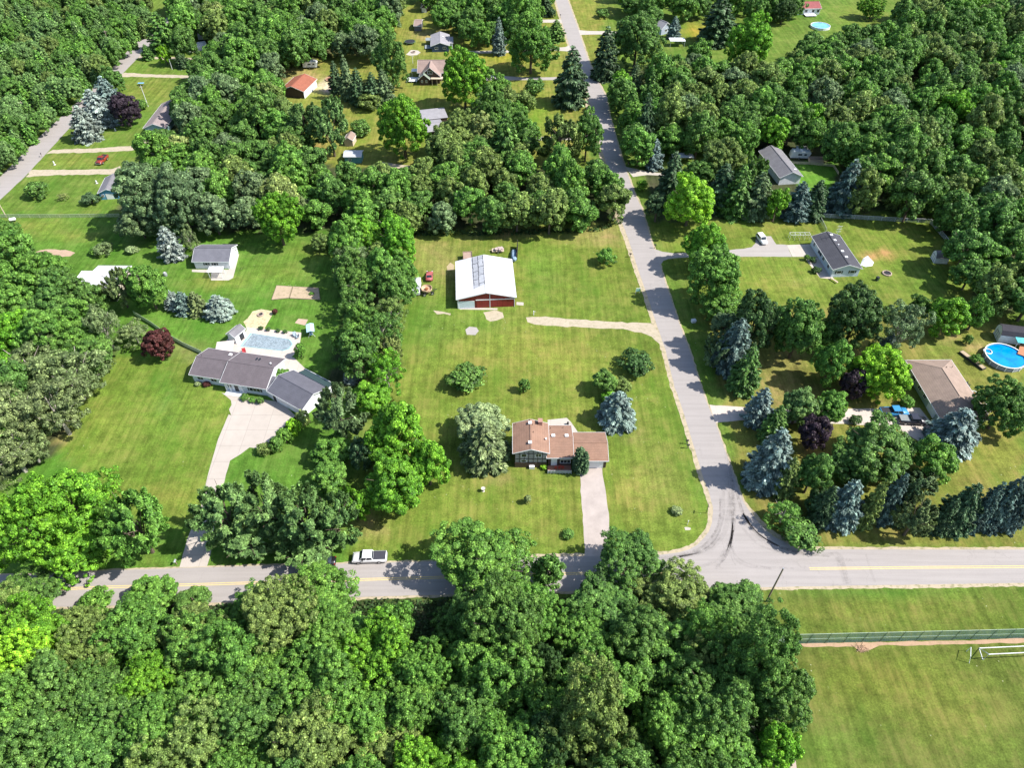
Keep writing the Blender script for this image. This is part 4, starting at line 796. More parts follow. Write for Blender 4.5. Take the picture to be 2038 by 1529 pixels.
r = thing('carport', 'white flat-roofed carport between the trees below the light grey roofed house', 'carport', W(1346, 90), 0); MB().box(-3.2, 3.2, -2, 2, 2.3, 2.42).build('roof', M_white, r); MB().box(-3, -2.9, -1.9, -1.8, 0, 2.3).box(2.9, 3, -1.9, -1.8, 0, 2.3).box(-3, -2.9, 1.8, 1.9, 0, 2.3).box(2.9, 3, 1.8, 1.9, 0, 2.3).build('post', M_trim, r)
r = thing('open_carport', 'small pale flat roof glimpsed under trees beside the small blue spruce by the side road', 'carport', W(1356, 322), 0); MB().box(-3.4, 3.4, -1.6, 1.6, 2.2, 2.3).build('roof', M_white, r); MB().box(-3.2, -3.1, -1.5, -1.4, 0, 2.2).box(3.1, 3.2, -1.5, -1.4, 0, 2.2).build('post', M_trim, r)
# ------------------------------------------------------------------ pools
def water(name, col): 
    m, n, o = newmat(name); v = coords(n); f = ramp(n, noisen(n, v, .5, 4), [(.3, .75), (.7, 1.35)])
    finish(n, o, mixc(n, 1.0, (*col,), f, 'MULTIPLY'), .08, .6, bump=noisen(n, v, 2.5, 3), bstr=.25, bdist=.05); return m
c = W(1996, 716); r = thing('round_pool', 'round above-ground pool of bright blue water with a grey wall and white rim', 'swimming pool', (c.x, c.y, 0)); Rp = 4.15
MB().lathe([(Rp, 0), (Rp, 1.2), (Rp-.05, 1.2), (Rp-.05, .02)], 48, cap=False).build('wall', siding('pool_wall', (.28, .29, .31), .6, .6, True), r, True)
MB().lathe([(Rp-.08, 1.2), (Rp-.08, 1.28), (Rp+.14, 1.28), (Rp+.14, 1.2), (Rp-.08, 1.2)], 48, cap=False).build('rim', M_white, r); m = MB()
for k in range(16): a = k*math.pi/8; m.box(-.06, .1, -.09, .09, 0, 1.2, TR((Rp+.02)*math.cos(a), (Rp+.02)*math.sin(a), 0, a))
m.build('upright', M_trim, r); MB().lathe([(Rp-.06, .3), (Rp-.06, 1.02)], 48).build('water', water('blue_water', (.0, .23, .62)), r)
q = W(1966, 699, 1.15); t = thing('float_ring', 'white swimming ring floating in the round pool', 'swim ring', (q.x, q.y, 1.12)); m = MB(); R0, r0 = .85, .12
pts = [(R0*math.cos(a), R0*math.sin(a), 0) for a in [2*math.pi*k/24 for k in range(25)]]; m.tube(pts, r0, 6, False); m.build('ring', M_white, t)
r = thing('pool_deck', 'orange-brown wooden deck touching the right side of the round pool', 'deck', W(2040, 708), math.radians(-35)); MB().box(-1.8, 3, -2.2, 2.2, 1.18, 1.3).build('boards', plain('orange_deck', (.42, .19, .10), .7, amp=.2), r)
MB().box(-1.7, -1.58, -2.1, -1.98, 0, 1.18).box(-1.7, -1.58, 1.98, 2.1, 0, 1.18).box(2.8, 2.9, -2.1, -1.98, 0, 1.18).build('post', M_wood, r)
r = thing('pool_awning', 'turquoise and white awning between the pool deck and the dark-roofed shed', 'awning', W(2034, 692), math.radians(-12)); MB().box(-2.2, 4, -1.2, 1.6, 2.1, 2.2).build('canopy', plain('turquoise_cloth', (.12, .55, .6), .7, amp=.5, sc=.8), r); MB().box(-2.1, -2, -1.1, -1, 0, 2.1).box(-2.1, -2, 1.4, 1.5, 0, 2.1).box(3.8, 3.9, -1.1, -1, 0, 2.1).build('post', M_trim, r)
# in-ground pool with cover
P = [W(*p) for p in ((484, 688), (502, 665), (576, 676), (580, 686), (562, 698))]; P = [W(482, 689), W(502, 664.5), W(574, 676), (W(574, 676)+W(581, 684))/2, W(581, 685), W(574, 694), W(562, 698)]
c = sum(P, Vector())/len(P); r = thing('covered_pool', 'in-ground pool under a wrinkled silver cover on the terrace behind the ranch house', 'swimming pool', c)
m = MB(); n_ = len(P); Q = [c+(p-c)*1.07 for p in P]
m.add([p-c+Vector((0,0,.06)) for p in P]+[q-c+Vector((0,0,.06)) for q in Q]+[q-c for q in Q]+[p-c for p in P], [(i, (i+1)%n_, n_+(i+1)%n_, n_+i) for i in range(n_)]+[(n_+i, n_+(i+1)%n_, 2*n_+(i+1)%n_, 2*n_+i) for i in range(n_)]); m.build('coping', plain('aqua_coping', (.28, .48, .5), .6), r)
def coverm():
    m, n, o = newmat('silver_pool_cover'); v = coords(n); nz = noisen(n, mapped(n, v, (1, 1.8, 1), .7), .9, 5, .7)
    f = ramp(n, nz, [(.42, .7), (.5, 1.25), (.56, .75)]); finish(n, o, mixc(n, 1.0, (.27, .33, .37), f, 'MULTIPLY'), .35, .5, bump=nz, bstr=1.0, bdist=.3); return m
bm = bmesh.new(); vs = [bm.verts.new((c+(p-c)*.99-c)+Vector((0,0,.035))) for p in P]; f = bm.faces.new(vs); bmesh.ops.triangulate(bm, faces=[f]); me = bpy.data.meshes.new('cover'); bm.to_mesh(me); bm.free(); me.materials.append(coverm()); o = bpy.data.objects.new('cover', me); SC.collection.objects.link(o); o.parent = r
# small blue pool top right
r = thing('splash_pool', 'small pale blue pool glimpsed through trees below the red-roofed white house', 'swimming pool', W(1632, 54)); MB().lathe([(4.0, 0), (4.0, .9), (4.2, .92), (4.2, 0)], 24, cap=False).build('wall', M_white, r); MB().lathe([(3.95, .1), (3.95, .75)], 24).build('water', water('pale_water', (.15, .42, .7)), r)
# umbrella, chairs, swing
def parasol(px, py, label, mat, R_=2.0, z=2.5, sq=True):
    r = thing('parasol', label, 'parasol', W(px, py), .15); MB().lathe([(.04, 0), (.04, z)], 6).build('pole', M_trim, r); MB().lathe([(.4, 0), (.4, .08), (.05, .1)], 10).build('base', M_dark, r)
    n = 4 if sq else 8; MB().lathe([(R_, z-.35), (R_*.5, z-.05), (.05, z+.2), (.05, z+.15), (R_*.5, z-.1), (R_, z-.4)], n, TR(0,0,0,math.pi/4)).build('canopy', mat, r)
parasol(452, 704, 'square cream parasol behind the ranch house roof', plain('cream_cloth', (.72, .62, .55), .8, amp=.08), 2.7)
def chair(px, py, rz, label, mat, group=None, cat='garden chair'):
    r = thing('garden_chair', label, cat, W(px, py), rz, group); MB().box(-.35, .35, -.3, .3, .36, .42).build('seat', mat, r); MB().add([(-.4,.28,.4),(.4,.28,.4),(.4,.34,.4),(-.4,.34,.4),(-.4,.55,1.1),(.4,.55,1.1),(.4,.6,1.08),(-.4,.6,1.08)], [(0,1,2,3),(4,5,6,7),(0,1,5,4),(1,2,6,5),(2,3,7,6),(3,0,4,7)]).build('backrest', mat, r)
    for x in (-.34, .34):
        for y in (-.26, .26): MB().box(x-.03, x+.03, y-.03, y+.03, 0, .36).build('leg', mat, r)
        MB().box(x-.06, x+.06, -.34, .34, .58, .63).build('armrest', mat, r)
M_bluec = plain('blue_plastic', (.32, .52, .68), .5); M_redc = plain('red_cloth', (.42, .04, .05), .7)
chair(588, 670, .6, 'pale blue garden chair at the pool corner nearest the hedge', plain('grey_blue_plastic', (.34, .42, .48), .5)); chair(592, 673, -1.2, 'pale blue garden chair turned aside, lower of the two at the pool corner', plain('grey_blue_plastic', (.34, .42, .48), .5))
r = thing('swing_seat', 'light blue canopy swing seat on the grass beyond the pool corner', 'swing seat', W(620, 664), math.radians(-75)); MB().box(-1.2, 1.2, -.35, .35, .5, .6).build('seat', M_bluec, r); MB().box(-1.2, 1.2, .3, .4, .6, 1.1).build('backrest', M_bluec, r)
MB().add([(-1.5,-.9,1.75),(1.5,-.9,1.75),(1.5,.1,2.0),(-1.5,.1,2.0),(1.5,.9,1.7),(-1.5,.9,1.7),(-1.5,-.9,1.7),(1.5,-.9,1.7),(1.5,.1,1.95),(-1.5,.1,1.95),(1.5,.9,1.65),(-1.5,.9,1.65)], [(0,1,2,3),(3,2,4,5),(6,7,8,9),(9,8,10,11),(0,1,7,6),(5,4,10,11)]).build('canopy', plain('sky_cloth', (.45, .68, .78), .7, amp=.3, sc=1), r)
for s in (-1.35, 1.35): MB().tube([(s, -.8, 0), (s, 0, 1.8), (s, .8, 0)], .04, 5).build('frame', M_trim, r)
chair(487, 703, .4, 'red folding chair by the cream parasol', M_redc); chair(1937, 789, 1.0, 'red deck chair at the lower end of the white railed deck', M_redc); chair(1925, 770, .5, 'dark lounge chair on the white railed deck', M_dark)
bed([(541,597),(551,569),(582,571),(575,593.5)], M_bedsoil, 'bare tan garden bed, left half of the pair on the left lawn'); t, cc = bed([(577,594),(584,571),(634,574),(637,597)], M_bedsoil, 'planted tan garden bed, right half of the pair on the left lawn')
# ------------------------------------------------------------------ fences
M_green = plain('green_post', (.10, .15, .12), .5, .4)
def meshmat(name, col, sc=6.0, open_=.55):
    m, n, o = newmat(name); v = coords(n, False); ck = nd(n, 'ShaderNodeTexVoronoi', feature='DISTANCE_TO_EDGE'); ck.inputs['Scale'].default_value = sc; n.links.new(v, ck.inputs['Vector'])
    b = nd(n, 'ShaderNodeBsdfDiffuse'); b.inputs[0].default_value = (*col, 1); t = nd(n, 'ShaderNodeBsdfTransparent'); mx = nd(n, 'ShaderNodeMixShader')
    n.links.new(ramp(n, ck.outputs[0], [(.08, 1-open_*.3), (.2, 1-open_)]), mx.inputs[0]); n.links.new(t.outputs[0], mx.inputs[1]); n.links.new(b.outputs[0], mx.inputs[2]); n.links.new(mx.outputs[0], o.inputs[0]); return m
M_mesh = meshmat('green_chain_link', (.16, .26, .23), 6, .66); M_mesh2 = meshmat('grey_chain_link', (.38, .42, .38), 6, .68)
def fence(pts, label, h=1.2, step=2.6, mesh=None, post=None, rail=None, name='chain_link_fence', midrail=False, solid=None):
    P = [W(*p) for p in pts]; o0 = P[0]; r = thing(name, label, 'fence', o0); post = post or M_trim; rail = rail or post
    panel = MB(); rl = MB()
    for a, b in zip(P, P[1:]):
        d = b-a; L = d.length; k = max(1, round(L/step)); an = math.atan2(d.y, d.x); M = TR(a.x-o0.x, a.y-o0.y, 0, an)
        for i in range(k + (b is P[-1])): MB().tube([(L*i/k, 0, 0), (L*i/k, 0, h+.05)], .04, 6, M=M).build('post', post, r)
        panel.add([(0,0,.05),(L,0,.05),(L,0,h),(0,0,h)], [(0,1,2,3)], M) if not solid else panel.box(0, L, -.03, .03, .05, h, M)
        rl.tube([(0,0,h), (L,0,h)], .035, 5, M=M)
        if midrail: rl.tube([(0,0,h*.5), (L,0,h*.5)], .03, 5, M=M)
    panel.build('panel', solid or mesh or M_mesh2, r); rl.build('rail', rail, r); return r
fence([(1540,1285),(1570,1282.5),(2038,1271),(2120,1269)], 'green chain-link fence with two rails between the verge and the playing field', 3.3, 3.0, M_mesh, M_green, plain('pale_green_rail', (.42, .52, .42), .5), midrail=True)

fence([(-60,433),(0,433.5),(120,433.5),(240,432)], 'pale low fence running straight across the left lawn to the big tree', 1.1, 3, meshmat('pale_mesh', (.42,.46,.30), 5, .6), plain('pale_post', (.5,.52,.4)))
fence([(268,627),(303,648),(335,671),(366,689),(403,706)], 'low pale green picket fence slanting down to the corner of the ranch house', 1.2, 2.2, None, plain('picket_green', (.42, .5, .36)), None, 'picket_fence', solid=plain('picket_pale', (.62, .68, .52)))
fence([(1643,463),(1628,433),(1700,436),(1780,441),(1850,444),(1880,478),(1918,526)], 'long chain-link fence enclosing the right-hand back lawn under the wood', 1.3, 3.2)
fence([(1572,326),(1615,327.5),(1658,332),(1668,348)], 'low tan wire fence round the small lawn beside the slanted grey-roofed house', .9, 2.5, meshmat('tan_mesh', (.5,.45,.33), 6, .5), M_palewood, None, 'wire_fence')
# playing field goals
def tubes(name, label, cat, segs, rad, mat, origin, part='frame'):
    r = thing(name, label, cat, origin); m = MB()
    for s in segs: m.tube([Vector(p)-Vector(origin) for p in s], rad, 6)
    m.build(part, mat, r); return r
a = W(1956, 1314); b = W(2064, 1309); h = 2.0; bk = Vector((.3, 1.9, 0)); up = Vector((0, 0, h))
r = tubes('soccer_goal', 'white soccer goal with long crossbar at the right edge of the playing field', 'goal', [[a, a+up, b+up, b], [a+up, a+bk, b+bk, b+up], [a, a+bk]], .07, M_white, a)
a2 = W(1929, 1320.5); tubes('bent_goal', 'small white bent goal frame standing alone left of the soccer goal', 'goal', [[a2, a2+Vector((-.35,.35,1.6)), a2+Vector((.5,1.9,1.4)), a2+Vector((.4,1.9,0))]], .055, M_white, a2)
# ------------------------------------------------------------------ poles and small things
def pole(px, py, h, label, mat=None, r0=.16, arm=0, name='utility_pole', rz=0, cap=None):
    r = thing(name, label, 'pole', W(px, py), rz); MB().tube([(0,0,0), (0,0,h)], [r0, r0*.7], 8).build('pole', mat or M_wood, r)
    if arm: MB().box(-arm/2, arm/2, -.07, .07, h-.6, h-.46).build('crossarm', M_palewood, r); [MB().lathe([(.06, 0), (.07, .12), (.03, .16)], 6, TR(x, 0, h-.458)).build('insulator', M_dark, r) for x in (-arm/2+.15, 0, arm/2-.15)]
    else: MB().lathe([(r0*.75, 0), (r0*.75, .08)], 8, TR(0, 0, h)).build('cap', M_chrome, r)
    return r
pole(1525, 1198, 10.6, 'bare dark wooden pole leaning over the road from the playing field verge', None, .16)
r = pole(295, 212, 7.6, 'pale pole with floodlights beside the long mauve-roofed house', M_trim, .12, 1.2, 'lamp_pole', .3)
pole(13, 432, 8.0, 'pale wooden pole at the left end of the lawn fence', M_palewood, .14); pole(63, 247, 8.0, 'wooden utility pole with crossarm at the edge of the pine wood', M_palewood, .13, 2.2)
pole(222, 98, 7.5, 'wooden utility pole with crossarm furthest up the left-hand road', M_palewood, .13, 1.6); pole(343, 138, 4, 'short pale pole among young trees by the upper gravel drive', M_trim, .09)
def rod(px, py, h, label, mat, name='sign_post', cat='sign', plate=None, rz=0, r0=.05):
    r = thing(name, label, cat, W(px, py), rz); MB().tube([(0,0,0), (0,0,h)], r0, 6).build('post', mat, r)
    if plate: MB().box(-plate[0]/2, plate[0]/2, -.03, .03, h-plate[1], h+.05).build('plate', plate[2], r)
rod(1405, 1022, 2.5, 'dark street sign post on the corner lawn', M_dark, plate=(.75, .18, M_dark), rz=1.3); rod(1368, 1045, 1.3, 'short white post beside a concrete slab on the corner lawn', M_white, 'marker_post', 'post', (.2, .3, M_white))
def mailbox(px, py, label, mat, rz=0):
    r = thing('mailbox', label, 'mailbox', W(px, py), rz); MB().box(-.06, .06, -.06, .06, 0, 1.0).build('post', M_wood, r); MB().prism([(-.13, 1.0), (.13, 1.0), (.13, 1.15), (.08, 1.26), (-.08, 1.26), (-.13, 1.15)], -.3, .3).build('box', mat, r); MB().box(.132, .16, .05, .09, 1.1, 1.4).build('flag', M_redc, r)
mailbox(1366, 884, 'black mailbox beside the gravel verge, upper of the pair', M_dark, 1.6); mailbox(1368, 893, 'black mailbox beside the gravel verge, lower of the pair', M_dark, 1.6); mailbox(1303, 494, 'black mailbox by the mouth of the curved asphalt drive', M_dark, 1.6); mailbox(1254, 512, 'black mailbox on the grass by the straight road, left side', M_dark, 1.6)
mailbox(1250, 330, 'black mailbox at the concrete drive in the tree shade', M_dark, 1.6); mailbox(84, 312, 'dark mailbox on the gravel edge of the left-hand road', M_dark, .6); mailbox(352, 1124, 'grey mailbox at the foot of the long concrete drive', plain('mail_grey', (.4,.45,.5)), 0); mailbox(1115, 34, 'dark mailbox at the top of the straight road', M_dark, 1.5)
r = thing('yard_sign', 'white and green sign frame standing in the tree shadow by the straight road', 'sign', W(1269, 584), .2); MB().box(-.6, -.54, -.03, .03, 0, 1.7).box(.54, .6, -.03, .03, 0, 1.7).box(-.54, .54, -.03, .03, 1.6, 1.7).build('frame', M_white, r); MB().box(-.5, .5, -.02, .02, .6, 1.4).build('board', plain('teal_board', (.25, .5, .42)), r)
r = thing('utility_cabinet', 'small white ground cabinet in the shade right of the straight road', 'cabinet', W(1380, 641), .2); MB().box(-.5, .5, -.4, .4, 0, .6).build('body', M_white, r); MB().box(-.55, .55, -.45, .45, .602, .68).build('lid', M_trim, r)
r = thing('water_hydrant', 'small white hand pump standing beside the gravel barn track', 'pump', W(1062, 627)); MB().lathe([(.1, 0), (.08, 1.0), (.13, 1.02), (.1, 1.25)], 8).build('body', M_white, r); MB().box(.08, .5, -.03, .03, 1.0, 1.06).build('handle', M_trim, r)
r = thing('bird_bath', 'pale stone bird bath on the lawn below the two-tone trees', 'bird bath', W(962, 978)); MB().lathe([(.28, 0), (.14, .1), (.12, .7), (.4, .8), (.42, .9), (.3, .86)], 12).build('basin', plain('pale_stone', (.5, .46, .42)), r)
r = thing('propane_tank', 'white propane tank on the grass near the pale pole at far left', 'tank', W(27, 441), .4); MB().lathe([(.1, -.9), (.4, -.75), (.45, -.6), (.45, .6), (.4, .75), (.1, .9)], 12, TR(0,0,.75) @ Matrix.Rotation(math.pi/2, 4, 'Y')).build('tank', M_white, r, True); MB().box(-.5, -.4, -.3, .3, 0, .4).box(.4, .5, -.3, .3, 0, .4).build('foot', M_dark, r)
r = thing('rain_barrel', 'grey barrel on the lawn beside the bright green tree', 'barrel', W(330, 549)); MB().lathe([(.42, 0), (.5, .5), (.42, 1.0), (.38, 1.02)], 12).build('barrel', plain('barrel_grey', (.3, .32, .33)), r); MB().lathe([(.15, 1.02), (.15, 1.15)], 8).build('cap', M_trim, r)
r = thing('picnic_table', 'blue-topped table on the grass between two gravel drives at the left', 'table', W(282, 170), 0); MB().box(-1.1, 1.1, -.5, .5, .9, 1.0).build('tabletop', plain('blue_top', (.2, .42, .6)), r); [MB().box(x-.06, x+.06, y-.06, y+.06, 0, .9).build('leg', M_wood, r) for x in (-.9, .9) for y in (-.4, .4)]
def ornament(px, py, label, mat, h=1.0, name='lawn_ornament'):
    r = thing(name, label, 'ornament', W(px, py)); MB().lathe([(.3, 0), (.25, .1), (.12, .3), (.22, h*.55), (.16, h*.75), (.14, h*.85), (.05, h)], 9).build('figure', mat, r); MB().box(-.35, .35, -.35, .35, -.02, .08).build('base', M_slab, r)
ornament(230, 260, 'small pale statue on the lawn in front of the blue spruces', M_trim); ornament(109, 328, 'white statue at the mouth of the long gravel drive', M_white, 1.3); ornament(193, 365, 'small white statue beside the blue building', M_white, 1.1); ornament(1130, 845, 'low grey barbecue kettle on the pale patio behind the brown roof', M_dark, .9, 'barbecue')
def firepit(px, py, label, rr=.9, mat=None):
    r = thing('fire_pit', label, 'fire pit', W(px, py)); MB().lathe([(rr, 0), (rr, .3), (rr-.25, .32), (rr-.25, .02)], 12).build('stone_ring', mat or plain('pit_stone', (.42, .33, .27), .9, amp=.35, sc=4), r); MB().lathe([(rr-.26, .03), (rr-.26, .1), (.1, .2)], 10).build('ash', M_dark, r)
firepit(1765, 545, 'round stone fire pit on the fenced right-hand lawn', 1.2); firepit(519, 627, 'dark fire pit in the sand patch above the pool', .8); firepit(823, 104, 'grey fire pit on a pale round pad left of the navy bungalow', 1.0)
r = thing('trampoline', 'round black trampoline on the lawn left of the navy bungalow', 'trampoline', W(816, 86)); MB().lathe([(2.1, .78), (2.1, .84)], 24).build('mat', M_dark, r); m = MB(); m.tube([(2.3*math.cos(2*math.pi*k/24), 2.3*math.sin(2*math.pi*k/24), .82) for k in range(25)], .1, 5, False); m.build('rim', plain('trampoline_pad', (.08, .16, .08)), r); [MB().tube([(2.3*math.cos(k*math.pi/3), 2.3*math.sin(k*math.pi/3), 0), (2.3*math.cos(k*math.pi/3), 2.3*math.sin(k*math.pi/3), .8)], .05, 5).build('leg', M_chrome, r) for k in range(6)]
r = thing('round_sandbox', 'round tan play ring beside the dark young spruces', 'play ring', W(660, 158)); MB().lathe([(2.4, 0), (2.4, .4), (2.1, .42), (2.1, .1)], 20).build('ring', plain('tan_ring', (.45, .30, .2)), r); MB().lathe([(2.08, .02), (2.08, .2), (.2, .3)], 14).build('fill', plain('brown_fill', (.25, .13, .09), .9, amp=.4, sc=3), r)
o_ = W(1571, 478); tubes('climbing_frame', 'long white metal climbing frame on the grass above the concrete pad', 'play frame', [[o_+Vector((x,0,0)), o_+Vector((x,0,1.7)), o_+Vector((x,1.2,1.7)), o_+Vector((x,1.2,0))] for x in (0, 1.35, 2.7, 4.05, 5.4)]+[[o_+Vector((0,y,1.7)), o_+Vector((5.4,y,1.7))] for y in (0, 1.2)], .045, M_trim, o_)
r = thing('white_tarpaulin', 'crumpled white tarpaulin heaped beside the dark-roofed house', 'tarpaulin', W(1727, 526), 0); P = [W(*p) for p in ((1712,527),(1718,514),(1727,509),(1739,522),(1736,529),(1722,531))]; c = W(1727, 524)
m = MB(); m.add([p-W(1727,526) for p in P]+[(p-c)*.6+(c-W(1727,526))+Vector((0,0,.35+.1*(i%2))) for i, p in enumerate(P)]+[c-W(1727,526)+Vector((0,.1,.5))], [(i, (i+1)%6, 6+(i+1)%6, 6+i) for i in range(6)]+[(6+i, 6+(i+1)%6, 12) for i in range(6)]); m.build('sheet', M_white, r)
r = thing('wheelie_bin', 'dark green bin on the grass right of the dark-roofed house', 'bin', W(1745, 558), .4); MB().box(-.3, .3, -.35, .35, .05, 1.0).build('body', plain('bin_green', (.03, .06, .035)), r); MB().box(-.34, .34, -.39, .39, 1.002, 1.08).build('lid', M_dark, r); wheels(r, (-.25,), .25, .1, 8)
r = thing('white_bench', 'narrow white plank bench at the near corner of the dark-roofed house', 'bench', W(1659, 560), math.radians(-60)); MB().box(-1.2, 1.2, -.2, .2, .42, .5).build('seat', M_palewood, r); [MB().box(x-.05, x+.05, -.15, .15, 0, .42).build('leg', M_palewood, r) for x in (-1, 1)]
r = thing('clothesline_post', 'white T-shaped clothesline post on the lawn below the navy bungalow', 'post', W(822, 126)); MB().tube([(0,0,0), (0,0,3.0)], .07, 6).build('post', M_white, r); MB().box(-.6, .6, -.04, .04, 2.85, 2.93).build('crossbar', M_white, r)
r = thing('raised_planter', 'long dark raised planter of vegetables on the lawn left of the round pool', 'planter', W(1934, 719), math.radians(-66)); MB().box(-3.2, 3.2, -.6, .6, 0, .5).build('box', M_dark, r); MB().box(-3.1, 3.1, -.5, .5, .502, .54).build('soil', M_bedsoil, r)
r = thing('firewood_pile', 'orange-tan heap of cut sticks against the playing field fence', 'wood pile', W(1713, 1292)); m = MB(); rr = random.Random(5)
for i in range(60): a = rr.uniform(0, 6.3); d = rr.uniform(0, 1); m.tube([(d*1.1*math.cos(a), d*.7*math.sin(a), .05+.25*(1-d)), (d*1.1*math.cos(a)+rr.uniform(-.6, .6), d*.7*math.sin(a)+rr.uniform(-.6, .6), .05+rr.uniform(0, .3))], .03, 4)
m.build('sticks', plain('cut_sticks', (.50, .33, .22), .9, amp=.2), r)
r = thing('log', 'pale fallen log lying among the olive trees at the left', 'log', W(243, 664), math.radians(-25)); MB().tube([(-1.3, 0, .15), (1.3, 0, .18)], [.16, .11], 7).build('trunk', M_pbark, r); MB().lathe([(.15, 0), (.13, .03)], 7, TR(1.31, 0, .18) @ Matrix.Rotation(math.pi/2, 4, 'Y')).build('cut_end', M_palewood, r)
# ------------------------------------------------------------------ trees
NP = np.random.default_rng(11)
def leafmesh(name, C, N, size, clump, mat, aspect=1.0, dirs=None, rs=None):
    """many small folded leaf faces; C centres, N normals"""
    rs = rs or NP; n = len(C); N = N/np.maximum(np.linalg.norm(N, axis=1, keepdims=True), 1e-6)
    t = rs.normal(size=(n, 3)) if dirs is None else dirs
    T = t - N*(t*N).sum(1, keepdims=True); T /= np.maximum(np.linalg.norm(T, axis=1, keepdims=True), 1e-6); B = np.cross(N, T)
    s = (size*rs.uniform(.65, 1.35, n))[:, None]*.5; fold = s*rs.uniform(.1, .55, n)[:, None]
    V = np.stack([C - T*s*aspect - N*fold*.3, C - B*s*.8 - N*fold*.0, C + T*s*aspect - N*fold*.9, C + B*s*.8 + N*fold*.1], 1).reshape(-1, 3)
    me = bpy.data.meshes.new(name); me.vertices.add(n*4); me.vertices.foreach_set('co', V.ravel().astype(np.float32))
    me.loops.add(n*4); me.loops.foreach_set('vertex_index', np.arange(n*4)); me.polygons.add(n)
    me.polygons.foreach_set('loop_start', np.arange(n)*4)
    me.update(calc_edges=True)
    a = me.attributes.new('rnd', 'FLOAT', 'FACE'); a.data.foreach_set('value', rs.uniform(0, 1, n).astype(np.float32))
    a = me.attributes.new('clump', 'FLOAT', 'FACE'); a.data.foreach_set('value', clump.astype(np.float32)); me.materials.append(mat); return me
def unit(n, rs, up=0.0):
    d = rs.normal(size=(n, 3)); d[:, 2] += up; return d/np.linalg.norm(d, axis=1, keepdims=True)
def bumps(D, rs, amp=.2, k=9, f=2.4):
    A = rs.normal(size=(k, 3))*f; ph = rs.uniform(0, 6.28, k); return 1 + amp*np.sin(D @ A.T + ph).sum(1)/math.sqrt(k)
def broad(seed, R, Bz, leaf, n, crc=.95, lobe=.2, sparse=1.0, aspect=1.0, top=.35):
    rs = np.random.default_rng(seed); nc = int(sparse*(4.6*R*R/(crc*crc))+12)
    D = unit(nc, rs, top); D = D[D[:, 2] > -.78]; nc = len(D)
    rad = bumps(D, rs, lobe)*rs.uniform(.62, 1.0, nc)**.6
    Cc = D*rad[:, None]*np.array([R-crc*.55, R-crc*.55, Bz-crc*.5]); rc = crc*rs.uniform(.6, 1.3, nc); cv = rs.uniform(0, 1, nc)
    k = rs.integers(0, nc, n); core = rs.uniform(0, 1, n) < .13; d = unit(n, rs, .35); d = d + D[k]*.55; d /= np.linalg.norm(d, axis=1, keepdims=True)
    rr = rc[k]*rs.uniform(.62, 1.06, n)
    P = Cc[k] + d*rr[:, None]*np.array([1, 1, .8]); Nn = d + rs.normal(size=(n, 3))*.38 + np.array([0, 0, .25])
    P[core] = P[core]*rs.uniform(.35, .75, (core.sum(), 1)); P[:, 2] += Bz
    return leafmesh('crown', P, Nn, leaf, cv[k], M_leaf, aspect, None, rs), Cc + np.array([0, 0, Bz])
def spruce(seed, R, Hh, leaf, n, pw=.85, droop=.28, mat=None, lev=None):
    rs = np.random.default_rng(seed); lev = lev or int(Hh*1.7); zs = []; BR = []
    for i in range(lev):
        z = (i+.3)/lev; r = R*(1-z**2.1)**pw*(.86+.14*min(1, z*6))*rs.uniform(.85, 1.1); nb = max(4, int(5+9*(1-z))); a0 = rs.uniform(0, 6.28)
        for j in range(nb): BR.append((z*Hh, max(r*rs.uniform(.72, 1.12), .18), a0+6.28*j/nb+rs.normal()*.12, rs.uniform(0, 1)))
    BR = np.array(BR); w_ = BR[:, 1]**1.3; k = rs.choice(len(BR), n, p=w_/w_.sum()); z, r, a, cv = BR[k].T
    t = rs.uniform(.12, 1.0, n)**.62; lat = rs.normal(size=n)*.20*r*(1.15-t)+rs.normal(size=n)*.05; ca, sa = np.cos(a), np.sin(a)
    x = ca*r*t - sa*lat; y = sa*r*t + ca*lat; zz = z - droop*r*t + .16*r*t*t + rs.normal(size=n)*.06 - np.abs(lat)*.3 + .25
    P = np.stack([x, y, np.maximum(zz, .1)], 1); N = np.stack([ca*.35, sa*.35, np.full(n, .8)], 1) + rs.normal(size=(n, 3))*.35
    dr = np.stack([ca - sa*np.sign(lat)*.5, sa + ca*np.sign(lat)*.5, np.full(n, -.15)], 1)
    return leafmesh('crown', P, N, leaf, cv, mat or M_needle, 1.7, dr, rs)
def feather(seed, R, Bz, leaf, n, upb=.9):
    """pine: many upswept plumes"""
    rs = np.random.default_rng(seed); nc = int(2.6*R*R+16); D = unit(nc, rs, .3); D = D[D[:, 2] > -.7]; nc = len(D); rad = bumps(D, rs, .16)
    k = rs.integers(0, nc, n); s = rs.uniform(.0, 1.0, n)**.7; ln = .34
    tip = D*rad[:, None]; ax = D + np.array([0, 0, upb*.5]); ax /= np.linalg.norm(ax, axis=1, keepdims=True); Rv = np.array([R, R, Bz])
    plume = ax[k]*((s-1)*ln*R)[:, None]; wid = .5*(1.1-s)**.7
    P = tip[k]*Rv*.93 + plume + rs.normal(size=(n, 3))*wid[:, None]*.55; P[:, 2] += Bz; N = rs.normal(size=(n, 3))*.55 + D[k]*.8 + np.array([0, 0, .5])
    cv = rs.uniform(0, 1, nc); return leafmesh('crown', P, N, leaf, cv[k], M_leaf, 1.9, ax[k]+rs.normal(size=(n, 3))*.35, rs)
